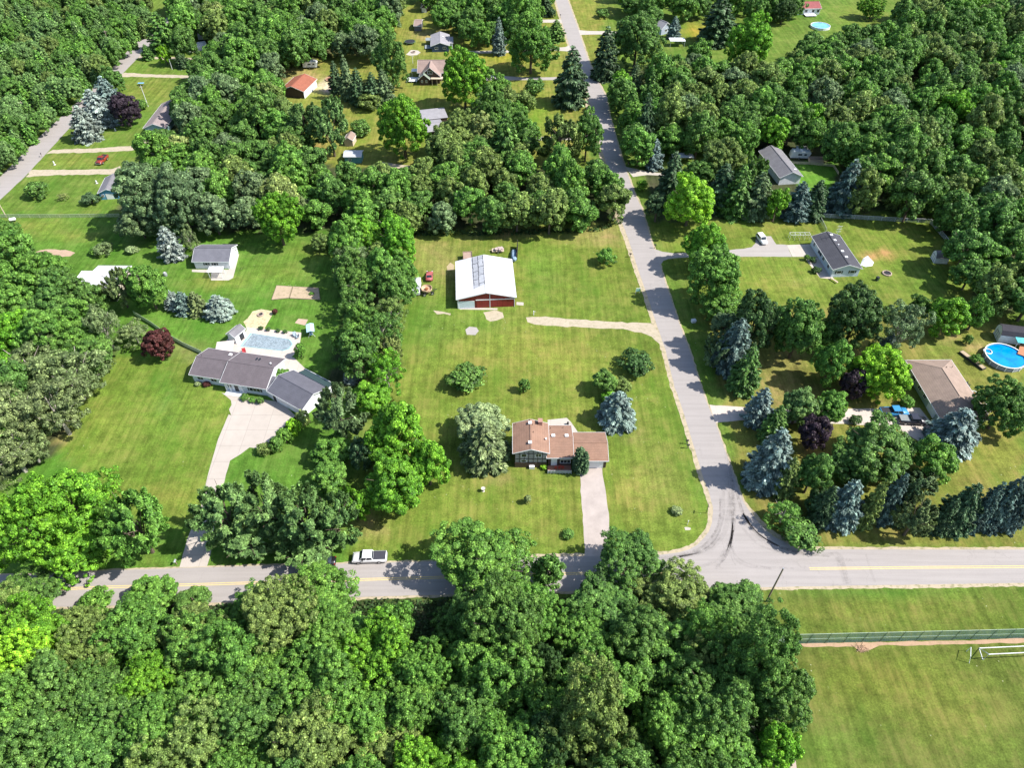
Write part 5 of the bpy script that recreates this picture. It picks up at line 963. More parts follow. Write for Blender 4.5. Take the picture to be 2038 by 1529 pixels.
def trunkmesh(seed, R, Bz, mat, limbs=7, thick=1.0, targets=None, clear=.12):
    rs = random.Random(seed); m = MB(); r0 = (.10+.035*R)*thick; Ht = 2*Bz
    m.tube([(0,0,-.1), (.05,0,Ht*.25), (-.05,.08,Ht*.5), (.05,0,Ht*.82)], [r0*1.25, r0, r0*.7, r0*.2], 7)
    for i in range(limbs):
        a = 2*math.pi*i/limbs + rs.uniform(-.3, .3); z0 = Ht*rs.uniform(.16, .5); rr = R*rs.uniform(.6, .92); z1 = Bz*rs.uniform(.9, 1.75)
        m.tube([(0,0,z0), (rr*.4*math.cos(a), rr*.4*math.sin(a), z0+(z1-z0)*.55), (rr*math.cos(a+.15), rr*math.sin(a+.15), z1)], [r0*.5, r0*.32, r0*.1], 5)
        m.tube([(rr*.4*math.cos(a), rr*.4*math.sin(a), z0+(z1-z0)*.55), (rr*.8*math.cos(a-.5), rr*.8*math.sin(a-.5), z1*.95+.3)], [r0*.25, r0*.07], 4)
    o = m.build('trunk', mat); me = o.data; bpy.data.objects.remove(o); return me
# prototypes: kind -> list of (nominal radius, nominal half height, crown mesh, trunk mesh)
PRO = {}
def proto(kind, R, Bz, crown, trunk): PRO.setdefault(kind, []).append((R, Bz, crown, trunk))
for sd_ in range(4):
    proto('B', 6.5, 6.0, broad(100+sd_, 6.5, 6.0, .33, 46000, .76, .24)[0], trunkmesh(sd_, 6.5, 6, M_bark))
    proto('B', 4.3, 4.3, broad(120+sd_, 4.3, 4.3, .32, 24000, .7, .22)[0], trunkmesh(sd_+5, 4.3, 4.3, M_bark))
for sd_ in range(3):
    proto('B', 2.4, 2.4, broad(140+sd_, 2.4, 2.4, .26, 9000, .5, .2)[0], trunkmesh(sd_+9, 2.4, 2.4, M_bark, 5))
    proto('F', 4.6, 4.8, broad(160+sd_, 4.6, 4.8, .44, 13000, .85, .26)[0], trunkmesh(sd_+12, 4.6, 4.8, M_bark, 5))
    proto('G', 7.0, 7.0, broad(180+sd_, 7.0, 7.0, .29, 60000, .66, .3, 1.15)[0], trunkmesh(sd_+15, 7, 7, M_bark))
    proto('P', 5.0, 5.0, feather(200+sd_, 5.0, 5.0, .33, 24000), trunkmesh(sd_+20, 5, 5, M_bark))
    proto('S', 3.4, 4.7, spruce(220+sd_, 3.4, 9.4, .34, 13000), trunkmesh(sd_+30, 1.2, 5, M_bark, 0, .8))
    proto('W', 4.8, 4.5, broad(240+sd_, 4.8, 4.5, .25, 12000, .7, .38, .55, 1.3)[0], trunkmesh(sd_+40, 4.8, 4.5, M_pbark, 9, 1.1))
    proto('N', 2.6, 5.0, spruce(260+sd_, 2.6, 10.0, .5, 3200, .7, .2), trunkmesh(sd_+50, 1.2, 5, M_bark, 0, .8))
    proto('K', 1.3, 1.1, broad(280+sd_, 1.3, 1.1, .18, 3000, .34, .16)[0], trunkmesh(sd_+60, 1.0, 1.0, M_bark, 4))
proto('A', 1.15, 4.2, spruce(300, 1.15, 8.4, .22, 7000, .42, -.5, None, 26), trunkmesh(77, .6, 4, M_bark, 0, .7))
NAMES = {'B': 'broadleaf_tree', 'F': 'broadleaf_tree', 'G': 'broadleaf_tree', 'P': 'pine_tree', 'S': 'spruce_tree', 'W': 'locust_tree', 'N': 'pine_tree', 'K': 'shrub', 'A': 'arborvitae'}
ntree = 0
def plant(kind, x, y, r, b, col, label, group=None, zb=None, cat=None, rnd=None):
    global ntree; ntree += 1; rd = rnd or RNG; L_ = PRO[kind]
    best = min(abs(math.log(p[0]/r)) for p in L_); c_ = [p for p in L_ if abs(math.log(p[0]/r)) < best+.12]; R0, B0, cm, tm = rd.choice(c_)
    t = thing(NAMES[kind], label, cat or ('shrub' if kind == 'K' else 'tree'), (x, y, 0), rd.uniform(0, 6.28), group)
    zb = zb if zb is not None else (.0 if kind in 'SNKA' else min(1.0, .12*b)); s = (r/R0, r/R0, b/B0)
    c = bpy.data.objects.new('crown', cm); SC.collection.objects.link(c); c.parent = t; c.location = (0, 0, zb); c.scale = s
    j = rd.uniform(.9, 1.1); c.color = (col[0]*j*rd.uniform(.95, 1.05), col[1]*j, col[2]*j*rd.uniform(.95, 1.05), 1)
    k = bpy.data.objects.new('trunk', tm); SC.collection.objects.link(k); k.parent = t; k.scale = (s[0], s[0], s[2]*(2*b+zb)/(2*b)); return t
def tree_px(kind, cx, cy, rx, ry, col, label, group=None, cat=None):
    """crown seen at (cx,cy) with half sizes rx, ry in the photograph"""
    if kind == 'S': rx *= 1.14
    al = PITCH + math.atan((cy-CY)/F); hc = 4.0; cone = kind in 'SNA'
    for _ in range(4):
        p = W(cx, cy, hc); s = scale_at(p.x, p.y, hc); r = rx/s; rf = r*.92
        if cone:
            b = max((2*ry/s - rf*math.sin(al))/(2*math.cos(al)), .8*r); hc = b*.8
        else:
            q = (ry/s)**2 - (rf*math.sin(al))**2; b = math.sqrt(max(q, (.55*r*math.cos(al))**2))/math.cos(al); b = min(b, 1.5*r); hc = b + (min(1.0, .12*b) if kind not in 'KA' else 0)
    if cone:
        g_ = W(cx, cy+ry, 0); s0 = scale_at(g_.x, g_.y, 0); p = Vector((p.x, g_.y + rf*.9, 0)); p.x = (cx-CX)/F*(p.y*_cp-(hc-H)*_sp)
    return plant(kind, p.x, p.y, r, b, col, label, group, cat=cat)
GR = dict(bright=(.14,.33,.027), lime=(.235,.46,.03), mid=(.108,.222,.045), dark=(.062,.128,.036), olive=(.165,.245,.06), yel=(.29,.36,.11), pale=(.25,.33,.14), grey=(.145,.225,.095), pine=(.15,.27,.08),
  blue=(.19,.27,.235), pblue=(.27,.335,.285), dblue=(.11,.175,.145), purple=(.05,.034,.044), red=(.095,.036,.03), green=(.125,.27,.044), con=(.075,.14,.058), whip=(.165,.225,.085))
TREES = [
('P',1428,700,26,44,'grey','grey-green pine between the straight road and the big grey-blue spruce'), ('S',1640,1012,24,44,'con','shaded dark spruce left of the roadside blue spruce'), ('S',1800,1002,22,50,'con','shaded dark spruce beside the brownish pine'), ('S',1880,1032,20,40,'con','small dark spruce at the roadside gap'), ('B',1632,1000,28,28,'dark','blackish tree in the gap behind the junction juniper'),
('B',1555,640,24,34,'mid','tree squeezed between the first two round trees below the white house'), ('B',1648,672,26,40,'mid','tree squeezed beside the largest dark round tree'),
('S',1338,352,26,48,'con','dark spruce left of the yellow-green maple and the curved drive'), ('B',1308,412,24,28,'con','dull dark tree in the shade beside the straight road'), ('P',1497,350,36,40,'mid','dark pine against the left end of the slanted grey roof'),
('S',1229,822,37,43,'blue','fat blue spruce at the back corner of the red-brown roofed house'), ('A',1153,921,14,28,'con','tall dark arborvitae column between the porch and the garage door'), ('A',1164,925,9,24,'con','shorter arborvitae column leaning against its taller neighbour by the garage door'),
('K',1083,927,9,7,'lime','low lime-green bush at the foot of the porch steps'), ('B',957,845,53,42,'pale','pale yellow-green tree behind the grey spruce on the main lawn'), ('S',964,895,46,56,'whip','tall grey-green spruce in front of the yellow-green tree on the main lawn'),
('B',787,868,58,62,'bright','bright green maple, upper of the clump left of the main lawn'), ('B',852,928,40,44,'bright','bright green tree bulging right toward the grey spruce'), ('B',785,960,64,58,'bright','large bright green maple low on the left edge of the main lawn'),
('P',676,825,50,56,'grey','grey-green feathery tree beside the angled garage wing'), ('B',742,790,40,33,'bright','small bright green tree behind the feathery grey-green one'), ('B',663,895,40,32,'green','mid green tree in the gap below the garage wing'), ('B',722,905,30,34,'con','dull dark tree wedged left of the bright maple'),
('B',655,952,40,34,'green','round green tree just above the dark pine clump'), ('P',450,1022,62,64,'pine','dark pine at the left end of the pine clump over the long drive'), ('P',530,1012,60,64,'pine','dark pine second from the left in the clump above the road'),
('P',602,1035,62,66,'pine','dark pine in the middle of the clump above the black car'), ('P',668,1040,48,58,'pine','dark pine at the right end of the clump, nearest the white pickup'), ('P',495,1068,66,42,'pine','low front pine hanging over the drive mouth'), ('P',615,1082,60,38,'pine','low front pine above the parked black car'), ('P',705,1005,30,40,'bright','bright feathery tree at the right edge of the pine clump'),
('G',62,1050,72,88,'bright','huge bright green maple cut by the left edge above the road'), ('G',148,1010,78,72,'bright','huge bright green maple top right of the left roadside group'), ('G',165,1088,66,58,'bright','bright green maple hanging over the road at the left'), ('P',268,1045,64,70,'green','feathery mid green tree right of the roadside maples'),
('W',60,735,72,56,'whip','grey-green locust with bare limbs, highest of the left-hand locusts'), ('W',140,752,66,58,'whip','grey-green locust reaching furthest right onto the lawn'), ('W',36,830,60,60,'whip','grey-green locust at the left edge with forked limbs'), ('W',108,818,58,58,'whip','grey-green locust with a leaning pale trunk in the middle of the group'), ('W',25,905,55,50,'whip','grey-green locust just above the huge maples'), ('W',60,895,36,34,'whip','small grey-green locust beside the dry lawn edge'),
('B',32,505,42,46,'green','green tree at the left edge below the propane tank'), ('B',88,548,48,46,'green','green tree whose crown touches the white outbuilding roof'), ('B',40,592,56,50,'green','green tree in the left wood level with the outbuilding'), ('B',108,608,50,46,'mid','dull green tree directly below left of the outbuilding'), ('B',30,665,52,50,'bright','bright green tree at the left edge above the locusts'),
('B',95,665,52,50,'green','leafy green tree between the outbuilding and the locusts'), ('B',162,648,46,42,'green','green tree in front of the outbuilding porch'), ('W',205,652,34,46,'whip','thin olive tree at the right edge of the left wood'), ('B',188,705,40,36,'mid','dark green tree above the locusts nearest the lawn'), ('B',140,700,40,36,'mid','dull tree above the middle locust'),('B',14,462,26,26,'green','small tree at the left edge beside the propane tank'),('B',6,740,40,44,'bright','yellowish bright tree cut by the left edge beside the locusts'),
('P',236,574,29,58,'whip','tall shaggy grey pine in front of the white outbuilding'), ('B',293,573,38,43,'green','round vivid green tree right of the shaggy pine'), ('S',342,600,17,22,'pblue','small pale spruce left in the short row on the left lawn'), ('S',366,606,19,26,'blue','grey-blue spruce second in the short row on the left lawn'), ('S',391,607,20,27,'whip','olive-grey spruce third in the short row on the left lawn'), ('S',435,615,27,28,'pblue','broad pale blue spruce at the right end of the short row'),
('S',337,488,24,38,'pblue','pale blue spruce near the white detached garage'), ('W',375,478,18,25,'whip','sparse olive bush-like tree beside the pale blue spruce'), ('B',300,388,68,66,'grey','large grey-green tree above the flower bushes'), ('B',358,402,54,64,'grey','grey-green tree above the pale blue spruce'), ('B',275,440,42,36,'grey','low grey-green bough tree at the end of the lawn fence'),
('B',314,684,31,31,'red','dark red maple beside the picket fence'), ('W',266,663,28,24,'whip','small olive tree left of the dark red maple'), ('K',205,495,19,12,'whip','pinkish flowering bush in the tree shade on the left lawn'), ('K',189,499,11,9,'green','green bush beside the pinkish flowering bush'), ('K',262,497,13,8,'pale','small pale pink-tinged bush right of the pinkish flowering bush'),
('S',168,251,26,38,'pblue','frontmost pale blue spruce by the left-hand road'), ('S',192,222,31,40,'pblue','big pale blue spruce behind the frontmost one by the left-hand road'), ('S',214,192,24,36,'blue','blue-grey spruce furthest back by the left-hand road'), ('B',247,216,28,32,'purple','blackish purple maple beside the blue spruces'), ('K',277,208,15,10,'mid','round clipped bush right of the purple maple'),
('B',203,138,21,26,'olive','olive tree overhanging the left-hand road'), ('B',225,160,22,24,'mid','dark tree between the road and the blue spruces'), ('S',322,72,31,40,'mid','dense dark conical tree at the bend of the left-hand road'), ('P',327,108,13,23,'lime','yellow-green young pine on the upper left lawn'), ('S',292,106,11,16,'mid','small dark conifer nearest the left-hand road'), ('S',361,123,14,16,'con','small dark conifer right of the young pine'),
('K',73,378,24,17,'mid','big round bush on the lawn below the lowest gravel drive'), ('K',180,395,18,12,'con','dark round bush beside the blue building'), ('W',125,391,9,7,'yel','small yellowish shrub in the flower bed on the left lawn'),
('S',1137,161,33,60,'con','very tall dark spruce left of the straight road'), ('B',1168,270,33,50,'mid','dense dark green tree beside the straight road above the hedge'), ('P',1114,276,44,54,'olive','olive pine left of the dense dark tree by the straight road'), ('B',1057,92,48,47,'green','broad green tree with a visible trunk in the upper middle lawn'), ('S',1107,65,18,22,'mid','dark bushy conifer beside the straight road near its top'),
('B',1030,30,40,38,'green','green tree above the broad tree near the top middle'), ('S',1085,14,17,20,'con','dark tree at the top edge left of the straight road'), ('S',993,77,14,36,'blue','slender blue spruce on the lawn right of the navy bungalow'), ('B',924,156,48,55,'bright','tall bright green maple right of the brown cottage'), ('B',987,186,38,35,'green','green tree between the tall maple and the very tall spruce'), ('K',1063,172,20,16,'mid','dark round bush beside the grey drive'),
('B',778,122,35,46,'mid','dark green tree left of the brown cottage'), ('S',668,158,15,32,'con','dark spruce at the left of the short conifer row'), ('S',690,160,16,44,'grey','pale grey-green spruce in the short conifer row'), ('S',713,178,18,38,'con','dark spruce in the middle of the short conifer row'), ('S',742,182,19,34,'con','dark spruce second from the right of the short conifer row'), ('S',764,178,20,36,'grey','grey-green spruce at the right end of the conifer row'), ('K',735,200,28,12,'olive','olive bush under the conifer row'),
('B',801,252,50,58,'bright','big vivid green maple left of the grey two-level roof'), ('P',606,252,40,52,'pine','left one of two dark pines below the red-roofed garage'), ('P',655,252,40,54,'pine','right one of two dark pines below the red-roofed garage'), ('K',716,255,22,16,'mid','wide dark shrub on the small lawn left of the vivid maple'),
('B',908,268,42,38,'olive','olive tree hiding the right of the grey two-level roof'), ('B',958,265,38,36,'yel','yellowish tree right of the olive tree'), ('B',985,232,42,44,'mid','darker tree behind the yellowish tree'), ('S',1008,290,32,60,'mid','tall dark conical tree beside the small green lawn'), ('B',940,325,44,40,'green','round green tree at the top of the hedge wood'),
('S',1205,114,27,52,'con','dark spruce right of the straight road opposite the tallest spruce'), ('B',1268,80,50,50,'mid','broad dark tree left of the pale house with the small blue spruce'), ('S',1342,58,13,22,'blue','small blue spruce in front of the light grey roof at the top'), ('S',1430,50,36,48,'con','broad dark spruce at the top between lawn patches'), ('B',1494,88,44,52,'bright','tall pale lime-tufted tree shaped like an egg near the top'), ('B',1560,22,23,22,'dark','black-green tree left of the dusty red roof'), ('B',1737,16,25,18,'bright','bright tree on the top right lawn'),
('S',1302,310,18,32,'blue','blue-grey spruce beside the straight road above the concrete drive'), ('S',1284,248,20,56,'con','ragged dark spruce right of the straight road'), ('B',1374,402,52,48,'lime','yellow-green maple right of the road above the curved drive'), ('B',1405,492,44,44,'bright','bright tree overhanging the curved asphalt drive'), ('B',1424,552,56,60,'green','large green tree right of the road below the curved drive'), ('B',1438,612,42,34,'green','lower green tree shading the straight road'),
('S',1436,380,32,52,'con','dark spruce at the left of the spruce row below the slanted roof'), ('S',1470,388,32,56,'mid','large spruce second in the row below the slanted roof'), ('S',1508,395,30,50,'grey','grey-green spruce third in the row below the slanted roof'), ('B',1547,406,24,38,'bright','bright green tree breaking the dark spruce row'), ('S',1588,405,27,42,'dblue','dark bluish spruce right of the bright tree in the row'), ('S',1622,402,25,42,'con','dark spruce at the fence corner end of the row'), ('S',1683,378,30,58,'dblue','tall bluish spruce above the back fence'), ('B',1437,320,46,44,'olive','olive tree left of the slanted grey roof'), ('B',1392,345,34,30,'mid','dark tree over the concrete drive shade'),
('B',1501,643,46,66,'dark','dark pale-tufted tree, leftmost of the round four below the white house'), ('B',1591,657,45,60,'mid','round green tree, second of the four below the white house'), ('B',1703,634,61,66,'dark','largest dark round tree below the white house'), ('W',1798,655,42,52,'grey','shaggy grey-green tree right of the largest dark round tree'), ('B',1885,630,40,40,'bright','bright round tree by itself above the hip-roofed house lawn'), ('B',1944,626,24,36,'green','narrow green tree right of the bright round one'), ('S',1768,682,14,22,'blue','tiny blue spruce under the shaggy tree'),
('B',1655,722,36,44,'green','slim green tree left of the yellow-green maple'), ('B',1754,742,60,54,'lime','glowing yellow-green maple left of the hipped roof'), ('B',1698,765,25,32,'purple','purple-leaved tree below left of the yellow-green maple'), ('B',1830,612,22,24,'mid','small dark tree behind the shaggy grey-green one'),
('S',1462,695,38,62,'dblue','big grey-blue spruce right of the road in the shade'), ('B',1440,652,28,30,'grey','grey-green tree above the big grey-blue spruce'), ('S',1485,742,30,54,'mid','dark green spruce below the big grey-blue spruce'), ('S',1512,815,27,44,'blue','blue-green spruce right of the shared apron'), ('S',1541,850,25,44,'mid','green spruce overlapping the blue-green one'), ('S',1536,922,44,68,'blue','very large blue spruce beside the junction'), ('S',1566,955,24,44,'olive','olive spruce pressed against the very large blue one'),
('B',1617,946,35,44,'mid','round dark green tree right of the very large blue spruce'), ('W',1560,1022,34,30,'green','thin green sapling group at the junction corner'), ('K',1595,1064,40,14,'mid','low spreading juniper at the junction corner'), ('S',1682,1010,36,54,'blue','blue spruce at the left of the roadside spruces'), ('S',1733,1008,20,52,'olive','slim olive spruce second along the roadside'), ('S',1772,998,24,54,'dblue','narrow dark blue spruce third along the roadside'), ('P',1835,962,32,30,'grey','grey pine crown above the roadside row'), ('P',1822,1032,42,44,'whip','brownish bare-branched pine in the roadside row'),
('S',1914,1018,34,54,'con','dark green spruce right of the roadside gap'), ('S',1955,1015,22,54,'dblue','slim bluish spruce in the right roadside row'), ('S',1992,1008,28,58,'dblue','dark blue spruce in the right roadside row'), ('S',2030,1006,28,62,'dblue','dark blue spruce cut by the right edge of the photo'),
('B',1590,810,38,40,'pine','dark pine-green tree left of the brick-paved drive'), ('B',1653,816,34,34,'green','green tree hiding the drive left of the blue pickup'), ('B',1620,862,32,36,'purple','purple-black tree below the drive'), ('B',1748,893,72,60,'mid','huge dark tree in front of the parked pickups'), ('B',1692,928,44,38,'mid','dark left shoulder tree beside the huge one'), ('B',1858,915,46,44,'green','leafy tree right of the huge dark tree'), ('S',1900,868,46,54,'blue','broad blue spruce at the corner of the hipped-roof house'), ('B',1995,812,54,52,'mid','large dark green tree right of the hipped-roof house'),
('K',928,750,38,25,'mid','largest round shrub alone on the middle of the main lawn'), ('K',1043,768,13,14,'mid','small round shrub on the middle of the main lawn'), ('K',1265,722,33,22,'dark','round dark shrub on the lawn nearest the straight road'), ('B',1206,760,27,24,'mid','leafy shrubby tree above the fat blue spruce'), ('B',1240,768,20,17,'olive','olive shrub right of the leafy shrubby tree'), ('B',1215,792,18,14,'bright','bright green shrub touching the top of the fat blue spruce'),
('K',1207,511,19,17,'green','leafy shrub on the lawn right of the barn'), ('K',1050,994,8,11,'pale','pale young sapling on the front lawn'), ('K',1131,1063,13,9,'mid','low round bush near the road end of the front lawn'), ('K',602,833,15,17,'yel','yellow-green shrub at the garage corner of the concrete drive'), ('K',584,850,16,17,'lime','lime shrub second in the hedge along the concrete drive'), ('K',566,868,16,17,'green','green shrub third in the hedge along the concrete drive'), ('K',549,884,16,16,'mid','dark shrub fourth in the hedge along the concrete drive'), ('K',528,893,17,14,'olive','olive shrub at the lower end of the concrete drive hedge'),
('B',637,482,20,17,'olive','small round olive tree left of the pair under the hedge wood'), ('B',673,478,20,19,'green','small round green tree right of the pair under the hedge wood'), ('B',552,437,43,50,'bright','vivid green tree in front of the hedge wood'), ('W',606,412,16,30,'pale','pale half-dead tree in the hedge wood'), ('S',698,750,15,18,'pblue','small pale blue spruce at the foot of the hedge line'), ('P',778,695,24,52,'yel','pale creamy tree on the right side of the hedge line'),
('K',597,697,12,18,'green','green shrub at the pool terrace corner by the yellow edging'), ('K',560,744,14,12,'green','green shrub bed between the ranch house and its garage wing'), ('K',486,791,9,6,'mid','small round bush left of the ranch house door'), ('K',503,796,8,6,'green','small bush in the middle under the ranch house window'), ('K',518,797,8,7,'mid','dark small bush right under the ranch house window'), ('K',411,765,8,6,'red','red shrub under the ranch house window'), ('K',394,764,7,5,'pale','pale shrub left of the red shrub'), ('K',485,655,6,7,'mid','dark shrub behind the white pool shed'),
('K',519,653,5,4,'dark','clipped ball shrub, leftmost of four along the pool terrace'), ('K',534,655,5,4,'dark','clipped ball shrub, second of four along the pool terrace'), ('K',553,658,5,4,'dark','clipped ball shrub, third of four along the pool terrace'), ('K',567,660,5,4,'dark','clipped ball shrub, rightmost of four along the pool terrace'), ('K',547,620,6,6,'red','tiny red shrub at the corner of the sand patch'),
('K',1348,1017,12,8,'pale','pale spiky plant clump on the corner lawn'), ('K',1625,537,9,7,'dark','dark round bush against the dark-roofed house, lower one'), ('K',1618,517,7,6,'dark','dark round bush against the dark-roofed house, upper one'), ('K',1606,513,6,6,'green','small green bush at the corner of the concrete pad'), ('K',1927,676,9,10,'mid','small dark bush left of the barn-shaped shed'), ('K',1945,715,12,10,'green','leafy vegetables in the raised planter'), ('K',620,584,5,3,'green','green plant in the right garden bed'), ('K',1805,800,14,12,'green','green shrub above the blue pickup'), ('K',1703,835,12,10,'dark','dark shrub at the lower edge of the drive'), ('K',1100,25,8,8,'con','small dark shrub at the top of the straight road'), ('K',1200,26,13,8,'mid','dark shrub on the lawn right of the straight road top'), ('K',1278,368,11,11,'bright','bright shrub by the road below the concrete drive'),
('G',962,1118,96,70,'green','broad green tree jutting over the road opposite the front lawn'), ('B',1092,1138,30,32,'mid','small dark tree standing over the yellow line'), ('G',1254,1108,66,58,'mid','tall dark tree crossing the road beside the junction'), ('G',640,1196,78,60,'green','green tree reaching the road left of the shaded road patch'), ('B',300,1185,48,38,'green','green tree at the road edge, left foreground'), ('B',192,1196,30,20,'green','small leafy tree poking over the road at the left'), ('B',385,1196,38,30,'mid','mid green tree below the road left of the big green one'), ('G',45,1200,62,44,'mid','dull green tree at the lower left road edge'),
('G',72,1300,54,70,'lime','glowing yellow-green tree in the lower left foreground'), ('G',252,1292,50,44,'bright','bright green tree right of the glowing yellow-green one'), ('G',842,1342,52,66,'green','egg-shaped green tree beside the dark gap in the foreground'), ('G',770,1445,92,72,'olive','big olive tree at the bottom middle'), ('G',905,1478,70,62,'bright','bright green tree at the bottom edge right of the olive one'), ('B',1545,1490,46,62,'bright','vivid leafy tree at the bottom beside the rubble track'),
('G',1010,1240,84,84,'mid','big dull green tree in the foreground below the road-crossing tree'), ('G',990,1370,80,74,'green','green foreground tree under the big dull green one'), ('G',1205,1215,76,62,'mid','leafy dark tree below the tall tree by the junction'), ('G',1345,1195,70,56,'olive','olive-tinted tree near the road in the right foreground mass'), ('G',1465,1215,72,56,'mid','dark tree at the top right of the foreground mass'), ('G',1508,1330,78,82,'mid','large tree bulging onto the playing field'), ('G',1300,1320,92,80,'green','large light-tufted tree in the heart of the right foreground mass'), ('G',1180,1440,84,84,'olive','olive-tufted tree at the bottom left of the right foreground mass'), ('G',1400,1440,96,86,'green','large green tree at the bottom of the right foreground mass'), ('B',1190,1165,30,30,'dark','dark little tree in the gap below the front driveway'),('G',1420,1310,60,56,'olive','olive-tinted tree wedged left of the one bulging onto the playing field'),
('G',150,1440,84,70,'mid','dull tree at the bottom left'), ('G',30,1430,60,76,'green','green tree at the bottom left corner'), ('G',265,1400,70,64,'mid','dull tree right of the bottom left group'), ('G',395,1290,70,66,'green','light green tree in the middle left foreground'), ('G',500,1235,66,54,'green','green tree under the road left of the dark pine clump shadow'), ('G',545,1345,80,72,'green','wide green tree in the left foreground'), ('G',400,1420,76,70,'green','leafy tree at the lower left foreground'), ('G',165,1250,44,40,'olive','olive tree between the glowing tree and the road'), ('G',670,1300,80,70,'green','green tree below the one reaching the road'), ('G',560,1475,84,66,'green','green tree at the bottom edge left of the olive one'), ('B',790,1240,36,40,'green','small bright tree in the dark gap under the road'),
('G',1095,1330,40,54,'dark','dark shaded tree in the gap between the two foreground masses'), ('G',1090,1480,60,60,'dark','dark shaded tree at the bottom of the gap'), ('G',330,1500,60,40,'green','green tree crown on the bottom edge, left of centre'),
]
occupied = []
for k_, cx, cy, rx, ry, cn, lab in TREES:
    t_ = tree_px(k_, cx, cy, rx, ry, GR[cn], lab); occupied.append((cx, cy, rx, ry))
CAND = []
hand = [(o.location.x, o.location.y) for o in bpy.data.objects if o.get('category') == 'tree']
# woods: individual trees scattered where the photograph shows closed wood
def wood(poly, spacing, rmin, rmax, kinds, cols, where, group, hgt=6.0, clear=(), seed=1, edge=.62, hb=(.95, 1.3)):
    rd = random.Random(seed); Pw = [W(x, y, hgt) for x, y in poly]; x0, x1 = min(p.x for p in Pw), max(p.x for p in Pw); y0, y1 = min(p.y for p in Pw), max(p.y for p in Pw)
    pts = []; cnt = 0
    for _ in range(26000):
        x, y = rd.uniform(x0, x1), rd.uniform(y0, y1); px, py = P2(x, y, hgt)
        if not inpoly(np.array([px]), np.array([py]), poly)[0]: continue
        if any((px-a)**2/(c*c)+(py-b)**2/(d*d) < 1 for a, b, c, d in clear): continue
        if any((px-a)**2/((c*edge)**2)+(py-b)**2/((d*edge)**2) < 1 for a, b, c, d in occupied): continue
        if any((x-a)**2+(y-b)**2 < spacing**2 for a, b in pts): continue
        pts.append((x, y)); r = rd.uniform(rmin, rmax); kd = rd.choices([k[0] for k in kinds], [k[1] for k in kinds])[0]; cn = rd.choices([c[0] for c in cols], [c[1] for c in cols])[0]
        if kd in 'SN': r *= .62
        b = r*rd.uniform(*hb) if kd not in 'SN' else r*rd.uniform(1.6, 2.1)
        CAND.append((r*scale_at(x, y, hgt)*(1.0 if kd in 'FGB' else 99), kd, x, y, r, b, cn, group, px, py)); cnt += 1
    return cnt
SHADE = dict(bright='bright green', lime='yellow-green', mid='deep green', dark='blackish green', olive='olive', grey='grey-green', green='fresh green', pine='pine-green', con='dark', yel='pale yellowish', pale='pale', whip='dusty olive', dblue='dark bluish', blue='blue-grey')
NOUN = {'F': 'leafy tree', 'G': 'leafy tree', 'B': 'leafy tree', 'N': 'narrow pine', 'P': 'feathery pine', 'S': 'spruce', 'W': 'sparse locust'}
n1 = wood([(-90,-30),(292,-30),(284,52),(232,104),(186,148),(120,205),(60,262),(0,318),(-90,390)], 4.6, 2.9, 4.1, (('N',.55),('F',.45)), (('pine',4),('mid',4),('green',3),('olive',1)), 'packed in the plantation left of the left-hand road', 'plantation trees', 5, seed=3)
n2 = wood([(345,-20),(800,-30),(770,90),(740,98),(640,96),(590,112),(545,122),(540,150),(545,205),(560,232),(640,330),(600,360),(470,345),(410,350),(300,330),(310,290),(355,240),(345,225),(395,165),(395,120),(370,100),(360,60)], 7.2, 4.2, 6.2, (('F',1),), (('mid',5),('green',4),('olive',2),('grey',1.5),('yel',.5)), 'in the wood between the left-hand road and the red-roofed garage', 'trees of the upper left wood', 6,
    clear=((405,95,34,34),(400,35,14,14),(590,190,50,34),(617,128,22,20),(325,235,30,36),(640,180,50,40),(455,10,30,12),(690,130,60,20)), seed=4)
n3 = wood([(395,345),(600,335),(700,340),(820,345),(880,300),(960,320),(1100,335),(1190,345),(1232,395),(1205,425),(1090,432),(960,428),(830,432),(720,425),(640,432),(590,415),(500,425),(420,450),(390,420)], 6.6, 3.9, 5.4, (('F',1),), (('mid',4),('green',4),('olive',3),('grey',1.5),('yel',.6)), 'in the hedge wood that crosses behind the barn', 'trees of the hedge wood', 6,
    clear=((702,312,24,22),(712,330,30,12),(660,300,36,14)), seed=5)
n4 = wood([(708,425),(795,440),(798,520),(792,620),(785,700),(765,745),(720,745),(695,690),(688,620),(694,540),(690,470)], 5.6, 3.8, 5.0, (('B',.8),('W',.2)), (('mid',3),('green',3),('bright',2),('olive',1),('grey',1)), 'in the tree line between the two big lawns', 'trees of the tree line', 6, seed=6)
n5 = wood([(1225,165),(1290,140),(1390,118),(1455,140),(1560,150),(1600,95),(1660,72),(1770,75),(1800,20),(1880,-20),(2140,-20),(2140,600),(1985,600),(1935,540),(1905,465),(1868,428),(1800,408),(1700,395),(1705,340),(1680,300),(1620,280),(1520,268),(1480,300),(1440,275),(1330,290),(1262,300),(1240,230)], 7.0, 4.2, 6.0, (('F',.93),('S',.07)), (('mid',4),('green',6),('olive',3),('grey',1.2),('bright',.8)), 'in the big wood right of the straight road', 'trees of the right-hand wood', 6,
    clear=((1605,312,60,26),(1346,82,20,20),(1620,45,45,40),(1690,35,70,30),(1545,328,60,34),(1400,70,30,24),(1660,20,60,40)), seed=7)
n6 = wood([(1240,-25),(1330,-20),(1320,20),(1380,-20),(1590,-25),(1575,10),(1530,20),(1480,25),(1410,0),(1390,20),(1300,30),(1260,20)], 8, 4, 5.5, (('F',1),), (('mid',4),('green',3)), 'at the top edge right of the straight road', 'trees along the top edge', 6, clear=((1327,35,26,26),), seed=8)
